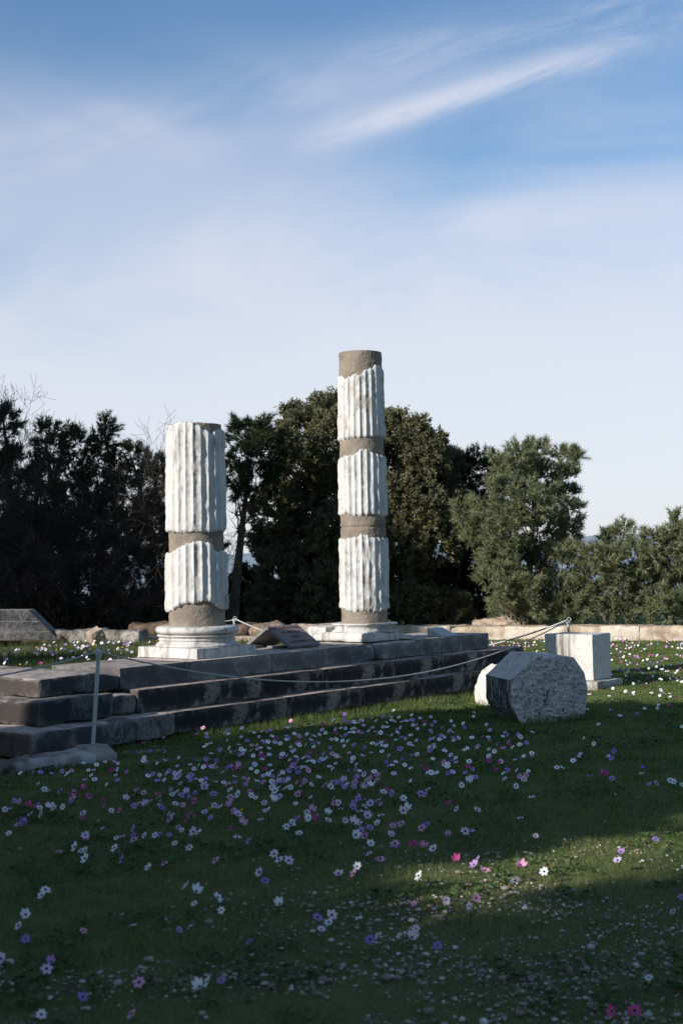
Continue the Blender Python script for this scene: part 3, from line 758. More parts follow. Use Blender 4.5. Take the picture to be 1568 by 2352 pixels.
pf = on_z(214, 1745, LAWN); ptop = on_y(227, 1499, pf.y + .03)
A_top = rope_post('white painted leaning rope post on a concrete foot at left front', Vector((pf.x, pf.y, LAWN)), ptop, LAWN)
q = Vector((3.22, 19.9, 0)); qt = on_y(1304, 1426, 19.9)
B_top = rope_post('rope post whose tip shows above the streaked marble block', Vector((qt.x, 19.9, LAWN)), qt, LAWN)
q2 = on_y(538, 1423, 23.2)
C_top = rope_post('slim far rope post just right of the thick column base', Vector((q2.x, 23.2, .3)), q2, .3)
q3 = on_y(452, 1440, 23.0)
D_top = rope_post('rope post hidden behind the thick column', Vector((q3.x, 23.0, .3)), Vector((q3.x, 23.0, 1.0)), .3)
E_top = rope_post('rope post further along the barrier to the left', Vector((-4.9, 12.1, LAWN)), Vector((-4.88, 12.1, .80)), LAWN)
def rope(label, a, b, sag, rad=.0085, via=None):
    pts = []
    for i in range(49):
        t = i / 48; p = a.lerp(b, t); p.z -= 4 * sag * t * (1 - t); pts.append(p)
    m = MB(); m.tube(pts, rad, 7); o = m.build('barrier_rope', ROPE, smooth=True)
    return tag(o, label, 'rope', 'ropes of the barrier')
rope('long white rope sagging in front of the steps from the leaning post', A_top + Vector((0, 0, .01)), B_top + Vector((0, 0, .01)), .53)
rope('rope rising from the left frame edge to the leaning post', A_top + Vector((0, 0, .012)), E_top, .16)
rope('rope slanting down behind the platform from the tip above the marble block', B_top + Vector((-.01, 0, .012)), C_top + Vector((.01, 0, .012)), .55, .011)
rope('short far rope going left from the slim far post behind the thick column', C_top, D_top, .10, .011)

# ---------------------------------------------------------------- ground, sea, hills
def gz(x, y):
    """height of the ground"""
    s = (x - ORG.x) * UX.x + (y - ORG.y) * UX.y; t = (x - ORG.x) * VX.x + (y - ORG.y) * VX.y
    z = LAWN + .018 * mn.noise(Vector((x * .7, y * .7, 0))) + .012 * mn.noise(Vector((x * 2.1, y * 2.1, 4)))
    def sm(v, a, b):
        q = min(1, max(0, (v - a) / (b - a))); return q * q * (3 - 2 * q)
    k = sm(t, .85, 1.05) * (1 - sm(t, 6.2, 7.4)) * (1 - sm(s, 6.3, 6.75)) * sm(s, -9, -7)
    z += k * (.60 + .02 * mn.noise(Vector((x * 1.3, y * 1.3, 8))))
    if y > 46: z -= 60 * sm(y, 46, 700)
    return z
def _soil(t, b):
    c = t.coord()
    n = t.noise(c, 1.1, 6, .6); f = t.noise(c, 60, 6, .7); p = t.noise(c, 9, 6, .65)
    col = t.mix(t.step(f, .35, .65), (.105, .130, .045), (.175, .185, .078))
    col = t.mix(t.math('MULTIPLY', t.step(n, .50, .68), .6), col, (.15, .14, .07))
    col = t.mix(t.math('MULTIPLY', t.step(p, .58, .68), .45), col, (.16, .135, .10))
    setn(t, b, t.bump(t.math('ADD', f, p), .8, .03)); return col
SOIL = material('turf_soil', _soil, 1.0, .05)
gx = np.unique(np.concatenate([np.linspace(-9, 9, 121), np.linspace(-60, 60, 61), np.linspace(-6000, 6000, 25)]))
gy = np.unique(np.concatenate([np.linspace(2, 32, 181), np.linspace(-60, 80, 71), np.array([120, 200, 320, 480, 700, 1000, 1600, 2600])]))
V = [(x, y, gz(x, y)) for y in gy for x in gx]; nx = len(gx)
I = np.arange(len(V)).reshape(len(gy), nx)
Fq = np.stack([I[:-1, :-1], I[:-1, 1:], I[1:, 1:], I[1:, :-1]], -1).reshape(-1, 4)
tag(obj('ground', np_mesh('ground', V, Fq, True), SOIL), kind='structure')
SEA = material('sea_water', lambda t, b: (.02, .07, .13), .25, .5)
tag(obj('sea', np_mesh('sea', [(-40000, 1200, -59), (40000, 1200, -59), (40000, 70000, -59), (-40000, 70000, -59)], [(0, 1, 2, 3)]), SEA), kind='structure')
HILL = material('far_hills', lambda t, b: t.mix(t.noise(t.coord(), .002, 5), (.20, .25, .30), (.27, .31, .35)), 1, .05)  # blue-grey stands in for the haze of distance
V = []; F = []
xs_ = np.linspace(-16000, 16000, 161)
for j, y in enumerate((16000, 17000, 18500, 20500)):
    for x in xs_:
        V.append((x, y, -65 + (0, .5, 1, .4)[j] * (260 + 190 * FB((x, y, 0), .00022, 3, 5))))
I = np.arange(len(V)).reshape(4, -1)
tag(obj('hills', np_mesh('hills', V, np.stack([I[:-1, :-1], I[:-1, 1:], I[1:, 1:], I[1:, :-1]], -1).reshape(-1, 4), True), HILL), kind='structure')

# ---------------------------------------------------------------- grass and pebbles
def leafy(name, a, b_, c3, trans=.3, scale=.8, rough=.7, vary=.5):
    m = bpy.data.materials.new(name); m.use_nodes = True; t = NT(m.node_tree)
    bsdf = t.n['Principled BSDF']; out = t.n['Material Output']
    r = t.geo('Random Per Island'); n = t.noise(t.coord(), scale, 4)
    col = t.mix(t.step(n, .35, .65), a, b_)
    col = t.mix(t.math('MULTIPLY', t.step(r, .55, 1.0), vary), col, c3)
    col = t.mix(t.step(r, .25, 0.0), col, t.mix(.45, col, (0, 0, 0)))
    t.put(bsdf.inputs['Base Color'], col); bsdf.inputs['Roughness'].default_value = rough; bsdf.inputs['Specular IOR Level'].default_value = .25
    tr = t.new('ShaderNodeBsdfTranslucent'); t.put(tr.inputs[0], col)
    mx = t.new('ShaderNodeMixShader'); mx.inputs[0].default_value = trans
    t.l.new(bsdf.outputs[0], mx.inputs[1]); t.l.new(tr.outputs[0], mx.inputs[2]); t.l.new(mx.outputs[0], out.inputs[0])
    return m
GRASS = leafy('grass_blade', (.052, .116, .026), (.155, .195, .058), (.30, .27, .12), .36, 1.6)
TALL = leafy('meadow_grass', (.045, .075, .020), (.075, .100, .035), (.20, .18, .085), .3, .9)

def gz_arr(x, y): return np.array([gz(a, b) for a, b in zip(x, y)])
GRX = np.linspace(-14, 14, 281); GRY = np.linspace(2, 34, 321)
GRID = np.array([[gz(x, y) for x in GRX] for y in GRY])
def gz_fast(x, y):
    fx = np.clip((x - GRX[0]) / (GRX[1] - GRX[0]), 0, len(GRX) - 1.001); fy = np.clip((y - GRY[0]) / (GRY[1] - GRY[0]), 0, len(GRY) - 1.001)
    i = fx.astype(int); j = fy.astype(int); a = fx - i; b = fy - j
    return GRID[j, i]*(1-a)*(1-b) + GRID[j, i+1]*a*(1-b) + GRID[j+1, i]*(1-a)*b + GRID[j+1, i+1]*a*b
def st_of(x, y):
    return (x - ORG.x) * UX.x + (y - ORG.y) * UX.y, (x - ORG.x) * VX.x + (y - ORG.y) * VX.y
def patch(x, y, s=1.0, o=0.0):
    return np.array([mn.noise(Vector((a * s + o, b * s - o, o))) + .5 * mn.noise(Vector((a * s * 2.7, b * s * 2.7, o))) for a, b in zip(x, y)])
def blades(name, x, y, h, w, mat, lean=.5, parent=None, z=None):
    n = len(x); z = gz_fast(x, y) - .004 if z is None else z
    az = rs.uniform(0, 2*np.pi, n); dx, dy = np.cos(az), np.sin(az)
    ln = rs.uniform(0, lean, n) * h; la = rs.uniform(0, 2*np.pi, n)
    base = np.stack([x, y, z], 1)
    V = np.zeros((n, 3, 3)); o = np.stack([dx * w, dy * w, 0 * w], 1)
    V[:, 0] = base - o; V[:, 1] = base + o
    V[:, 2] = base + np.stack([np.cos(la) * ln, np.sin(la) * ln, h], 1)
    return obj(name, np_mesh(name, V.reshape(-1, 3), np.arange(3 * n).reshape(-1, 3)), mat, parent)
def gravel_mask(x, y):
    """how bare and pebbly the lawn is, 0..1"""
    m = .75 * np.clip((x + 1.2) / 1.6, 0, 1) * np.clip((9.2 - y) / 2.2, 0, 1) + .75 * np.clip((6.6 - y) / 1.2, 0, 1)
    return np.clip(m, 0, 1)
def sample(n, y0, y1, k=1.0, mrg=.7, rgt=0.0):
    u = rs.uniform(0, 1, n); y = y0 + (y1 - y0) * u if k == 1 else (y0 ** (2-k) + (y1 ** (2-k) - y0 ** (2-k)) * u) ** (1 / (2-k))
    hw = .245 * y + mrg; return rs.uniform(-1, 1, n) * hw + rgt, y
x, y = sample(560000, 4.2, 31)
pn = patch(x[:], y[:], 1.4, 3.0)
gm = gravel_mask(x, y)
s_, t_ = st_of(x, y)
keep = (rs.uniform(0, 1, len(x)) > gm * np.clip(.62 + .9 * pn, 0, .96)) & ~((s_ > -1.2) & (t_ > -.35) & (t_ < 6.6) & (s_ < 7.1)) & (rs.uniform(0, 1, len(x)) > np.clip(.9 * pn - .25, 0, .6))
x, y, pn = x[keep], y[keep], pn[keep]
h = (.020 + .018 * rs.uniform(0, 1, len(x)) ** 2) * (1 + .35 * pn) * (1 + .9 * np.clip(patch(x, y, 5.5, 71), -.5, 1)); w = .0022 * (y / 6) ** .75
h = h * (1 + 1.0 * np.clip((y - 13) / 3, 0, 1) * np.clip((x + .5) / 1.0, 0, 1) * np.clip((1.9 - x) / .6, 0, 1) * np.clip((16.8 - y) / .6, 0, 1))
tag(blades('grass', x, y, h, w, GRASS, .8), kind='stuff')
# meadow grass on the raised floor behind the platform's top course
def st_xy(s, t): return ORG.x + UX.x * s + VX.x * t, ORG.y + UX.y * s + VX.y * t
n = 46000; s_ = rs.uniform(-6, 6.4, n); t_ = 1.12 + 5.6 * rs.uniform(0, 1, n) ** 1.3; x, y = st_xy(s_, t_)
pn = patch(x, y, 1.2, 9); k = (rs.uniform(0, 1, n) < .75 + pn) & (t_ > 1.1 + .0 * s_); x, y = x[k], y[k]
tag(blades('meadow_grass', x, y, rs.uniform(.05, .13, len(x)), np.full(len(x), .0035), TALL, .6), kind='stuff')
# grass tufts against stones
def ring_tufts(name, label, pts, hmin, hmax, n, spread, mat=TALL, wd=.003, group=None, lean=.7):
    px = []; py = []
    for (a, b) in pts:
        px.append(a + rs.normal(0, spread, n)); py.append(b + rs.normal(0, spread, n))
    px = np.concatenate(px); py = np.concatenate(py)
    o = blades(name, px, py, rs.uniform(hmin, hmax, len(px)), np.full(len(px), wd), mat, lean)
    return o
fp = [st_xy(s, T3 - .10) for s in np.linspace(.3, 7.0, 60)] + [st_xy(s, T3 - .22) for s in np.linspace(-.8, 7.0, 60)]
tag(ring_tufts('edge_grass', '', fp, .03, .11, 60, .05, GRASS, .003), kind='stuff')
fo = [(2.16 + .45 * math.cos(a) * 1.0, 15.3 + (.35 if math.sin(a) > 0 else .15) * math.sin(a)) for a in np.linspace(math.pi, 2 * math.pi, 16)]
tag(ring_tufts('edge_grass', '', fo + [(1.66, 16.7), (1.5, 16.8), (1.8, 16.75)], .04, .13, 70, .05, GRASS, .003), kind='stuff')
jx = []; jy = []; jz = []
for i in range(34):
    s = rs.uniform(-.3, 6.6); tt, zz_ = ((-.03, Z2) if i % 2 else (T2 - .03, Z3)); a, b_ = st_xy(s, tt); m_ = int(rs.integers(8, 26))
    jx.append(a + rs.normal(0, .022, m_)); jy.append(b_ + rs.normal(0, .014, m_)); jz.append(np.full(m_, zz_ - .004))
jx = np.concatenate(jx); jy = np.concatenate(jy); jz = np.concatenate(jz)
tag(blades('joint_grass', jx, jy, rs.uniform(.015, .05, len(jx)), np.full(len(jx), .003), GRASS, .9, z=jz), kind='stuff')
DRY = leafy('dry_grass', (.24, .20, .09), (.30, .25, .12), (.36, .30, .16), .3, 2)
for lab, px, py, mat_, hh_, nn_, ww_ in (('tall green grass weed against the lowest step near its middle right', 962, 1610, TALL, .26, 14, .007), ('dry straw coloured tuft beside the white broken stone', 1066, 1600, DRY, .16, 40, .003),
                              ('leafy green weed at the left foot of the many sided block', 1130, 1690, GRASS, .10, 160, .006), ('small grass tuft on the middle step under the thick column', 452, 1566, TALL, .05, 26, .003)):
    p = on_z(px, py, LAWN if py != 1566 else Z2)
    xx = p.x + rs.normal(0, .03 if nn_ < 100 else .10, nn_); yy = p.y + rs.normal(0, .03, nn_)
    o = blades('weed', xx, yy, rs.uniform(.4, 1, nn_) * hh_, np.full(nn_, ww_), mat_, .9, z=np.full(nn_, p.z - .01)); tag(o, lab, 'weed')
# broad-leaved weeds and dry bits in the turf
def rosettes(n, y0, y1):
    x, y = sample(n, y0, y1, 1.2, .6); pn = patch(x, y, 1.1, 33); k = (pn > .12) & ~((x > 1.6) & (x < 2.7) & (y > 14.8) & (y < 16.2)); s_, t_ = st_of(x, y); k &= ~((s_ > -1.6) & (t_ > -.5)); x, y = x[k], y[k]
    m = 6; X = np.repeat(x, m); Y = np.repeat(y, m); a = rs.uniform(0, 2 * np.pi, len(X)); L = rs.uniform(.012, .034, len(X)); w = L * rs.uniform(.35, .6, len(X)); up = rs.uniform(.2, .9, len(X)) * L
    ca, sa = np.cos(a), np.sin(a); Z = gz_fast(X, Y) + .018
    def P(f, sd, h): return np.stack([X + ca * L * f - sa * w * sd, Y + sa * L * f + ca * w * sd, Z + up * h], 1)
    V = np.stack([P(.1, 0, 0), P(.6, -1, .7), P(1.2, 0, 1.0), P(.6, 1, .7)], 1).reshape(-1, 3)
    return np_mesh('clover', V, np.arange(len(V)).reshape(-1, 4))
tag(obj('clover', rosettes(9000, 4.2, 18), leafy('clover_leaf', (.055, .11, .030), (.085, .14, .045), (.16, .17, .07), .25, 2)), kind='stuff')
x, y = sample(5200, 4.2, 19, 1.2, .6); s_, t_ = st_of(x, y); k = ~((s_ > -1.6) & (t_ > -.4)); x, y = x[k], y[k]
tag(blades('dry_stalks', x, y, rs.uniform(.03, .10, len(x)), np.full(len(x), .0016), leafy('dry_stalk', (.24, .21, .10), (.30, .26, .14), (.14, .17, .06), .2, 3), 1.2), kind='stuff')
# pebbles
_ico = bmesh.new(); bmesh.ops.create_icosphere(_ico, subdivisions=1, radius=1); IV = np.array([v.co[:] for v in _ico.verts]); IF = np.array([[v.index for v in f.verts] for f in _ico.faces]); _ico.free()
def pebbles(n, y0, y1, bias):
    x, y = sample(n, y0, y1, 1.3, .5); pn = patch(x, y, 1.7, 21)
    k = rs.uniform(0, 1, n) < gravel_mask(x, y) * np.clip(.40 + 1.15 * pn, 0, 1) + bias; x, y = x[k], y[k]; m = len(x)
    r = .0046 * np.exp(rs.normal(0, .50, m)) + .0012; r = np.minimum(r, .02)
    q = rs.normal(0, 1, (m, 1, 3)) * .0 + 1; sc = np.stack([rs.uniform(.8, 1.7, m), rs.uniform(.7, 1.2, m), rs.uniform(.4, .8, m)], 1)[:, None] * r[:, None, None]
    P = IV[None] * (1 + rs.uniform(-.22, .22, (m, len(IV), 1))) * sc
    a = rs.uniform(0, 2 * np.pi, m)[:, None]; X = P[..., 0] * np.cos(a) - P[..., 1] * np.sin(a); Y = P[..., 0] * np.sin(a) + P[..., 1] * np.cos(a)
    V = np.stack([X + x[:, None], Y + y[:, None], P[..., 2] + (gz_fast(x, y) + r * .3 + .010)[:, None]], -1).reshape(-1, 3)
    F = (IF[None] + (np.arange(m) * len(IV))[:, None, None]).reshape(-1, 3)
    return np_mesh('gravel', V, F)
def _peb(t, b):
    r = t.geo('Random Per Island')
    col = t.mix(t.step(r, .3, .9), (.23, .18, .15), (.47, .41, .35)); return t.mix(t.step(r, .80, 1.0), col, (.64, .61, .57))
tag(obj('gravel', pebbles(44000, 4.2, 10.5, .004), material('pebble_stone', _peb, .9, .2)), kind='stuff')

# ---------------------------------------------------------------- anemones
PCOL = {'w': (.90, .89, .88), 'l': (.74, .62, .80), 'p': (.48, .27, .60), 'b': (.32, .19, .56), 'k': (.74, .36, .54), 'm': (.52, .07, .25), 'q': (.84, .68, .74)}
PNAME = {'w': 'white', 'l': 'pale lilac', 'p': 'purple', 'b': 'dark violet', 'k': 'pink', 'm': 'crimson', 'q': 'blush'}
def petal_mat(k):
    m = bpy.data.materials.new('petal_' + PNAME[k].replace(' ', '_')); m.use_nodes = True; t = NT(m.node_tree)
    b = t.n['Principled BSDF']; out = t.n['Material Output']
    x = t.xyz(t.coord()); r = t.math('SQRT', t.math('ADD', t.math('MULTIPLY', x[0], x[0]), t.math('MULTIPLY', x[1], x[1])))
    info = t.new('ShaderNodeObjectInfo').outputs['Random']
    c = PCOL[k]; col = t.mix(t.math('MULTIPLY', info, .6), c, tuple(min(1, v * 1.0 + .06) for v in c)) if k != 'w' else t.mix(t.math('MULTIPLY', info, .5), c, (.74, .70, .84))
    col = t.mix(t.step(r, .011, .007), col, tuple(min(1, v * .55 + .35) for v in c) if k in 'kmpb' else c)
    t.put(b.inputs['Base Color'], col); b.inputs['Roughness'].default_value = .7; b.inputs['Specular IOR Level'].default_value = .2
    tr = t.new('ShaderNodeBsdfTranslucent'); t.put(tr.inputs[0], col); mx = t.new('ShaderNodeMixShader'); mx.inputs[0].default_value = .35
    t.l.new(b.outputs[0], mx.inputs[1]); t.l.new(tr.outputs[0], mx.inputs[2]); t.l.new(mx.outputs[0], out.inputs[0]); return m
PM = {k: petal_mat(k) for k in PCOL}
EYEM = material('flower_eye', lambda t, b: (.010, .008, .020), .8, .1)
STEMM = material('flower_stem', lambda t, b: (.05, .085, .025), .8, .1)
YELM = material('yellow_petal', lambda t, b: (.70, .45, .02), .7, .1)
def petals_mesh(npet, rr, cup, seed, wide=.5):
    g = random.Random(seed); V = []; F = []
    for i in range(npet):
        a = 2 * math.pi * (i + g.uniform(-.12, .12)) / npet; L = rr * g.uniform(.86, 1.08); cu = cup + g.uniform(-.12, .12); lift = .0015 * (i % 2)
        o = len(V)
        for q, wq in ((.10, .12), (.38, wide * .85), (.64, wide), (.88, wide * .55), (1.0, .05)):
            for sd in (-1, 0, 1):
                rad = L * q; z = cu * rad * q + lift + (.10 * abs(sd) * rr * wq)
                V.append((math.cos(a) * rad - math.sin(a) * sd * wq * L, math.sin(a) * rad + math.cos(a) * sd * wq * L, z))
        for j in range(4):
            for sd in range(2):
                F.append((o + j*3 + sd, o + j*3 + sd + 1, o + (j+1)*3 + sd + 1, o + (j+1)*3 + sd))
    return V, F
PETM = {}
for k in PCOL:
    for v, (npet, cup, wide) in enumerate(((6, .12, .30), (6, .35, .34), (7, .22, .29), (6, 1.0, .40))):
        Vv, Ff = petals_mesh(npet, .029, cup, hash((v, 5)) % 99, wide); me = np_mesh('petals', Vv, Ff, True); me.materials.append(PM[k]); PETM[k, v] = me
def dome(r, zc, n=8):
    b = bmesh.new(); bmesh.ops.create_uvsphere(b, u_segments=n, v_segments=5, radius=r)
    for v in b.verts: v.co.z = v.co.z * .7 + zc
    me = bpy.data.meshes.new('eye'); b.to_mesh(me); b.free(); return me
EYEME = dome(.0068, .003); EYEME.materials.append(EYEM)
def stem_mesh(h):
    m = MB(); m.tube([(0, 0, 0), (.004, 0, -h * .5), (0, .003, -h)],   .0016, 4)
    for k in range(5):
        a = k * 1.3; z0 = -h * (.97 if k % 2 else .55); L = .018 + .006 * (k % 3); c, s_ = math.cos(a), math.sin(a)
        m.add([(0, 0, z0), (c * L * .6 - s_ * .004, s_ * L * .6 + c * .004, z0 + .006), (c * L, s_ * L, z0 + .004), (c * L * .6 + s_ * .004, s_ * L * .6 - c * .004, z0 + .006)], [(0, 1, 2, 3)])
    me = bpy.data.meshes.new('stem'); me.from_pydata(m.v, [], m.f); me.materials.append(STEMM); return me
def join_mesh(name, parts):
    V = []; F = []; MI = []; mats = []
    for me in parts:
        o = len(V); V += [v.co[:] for v in me.vertices]; mi = len(mats); mats.append(me.materials[0])
        for p in me.polygons: F.append([i + o for i in p.vertices]); MI.append(mi)
    r = bpy.data.meshes.new(name); r.from_pydata(V, [], F)
    for m in mats: r.materials.append(m)
    for p, i in zip(r.polygons, MI): p.material_index = i; p.use_smooth = True
    return r

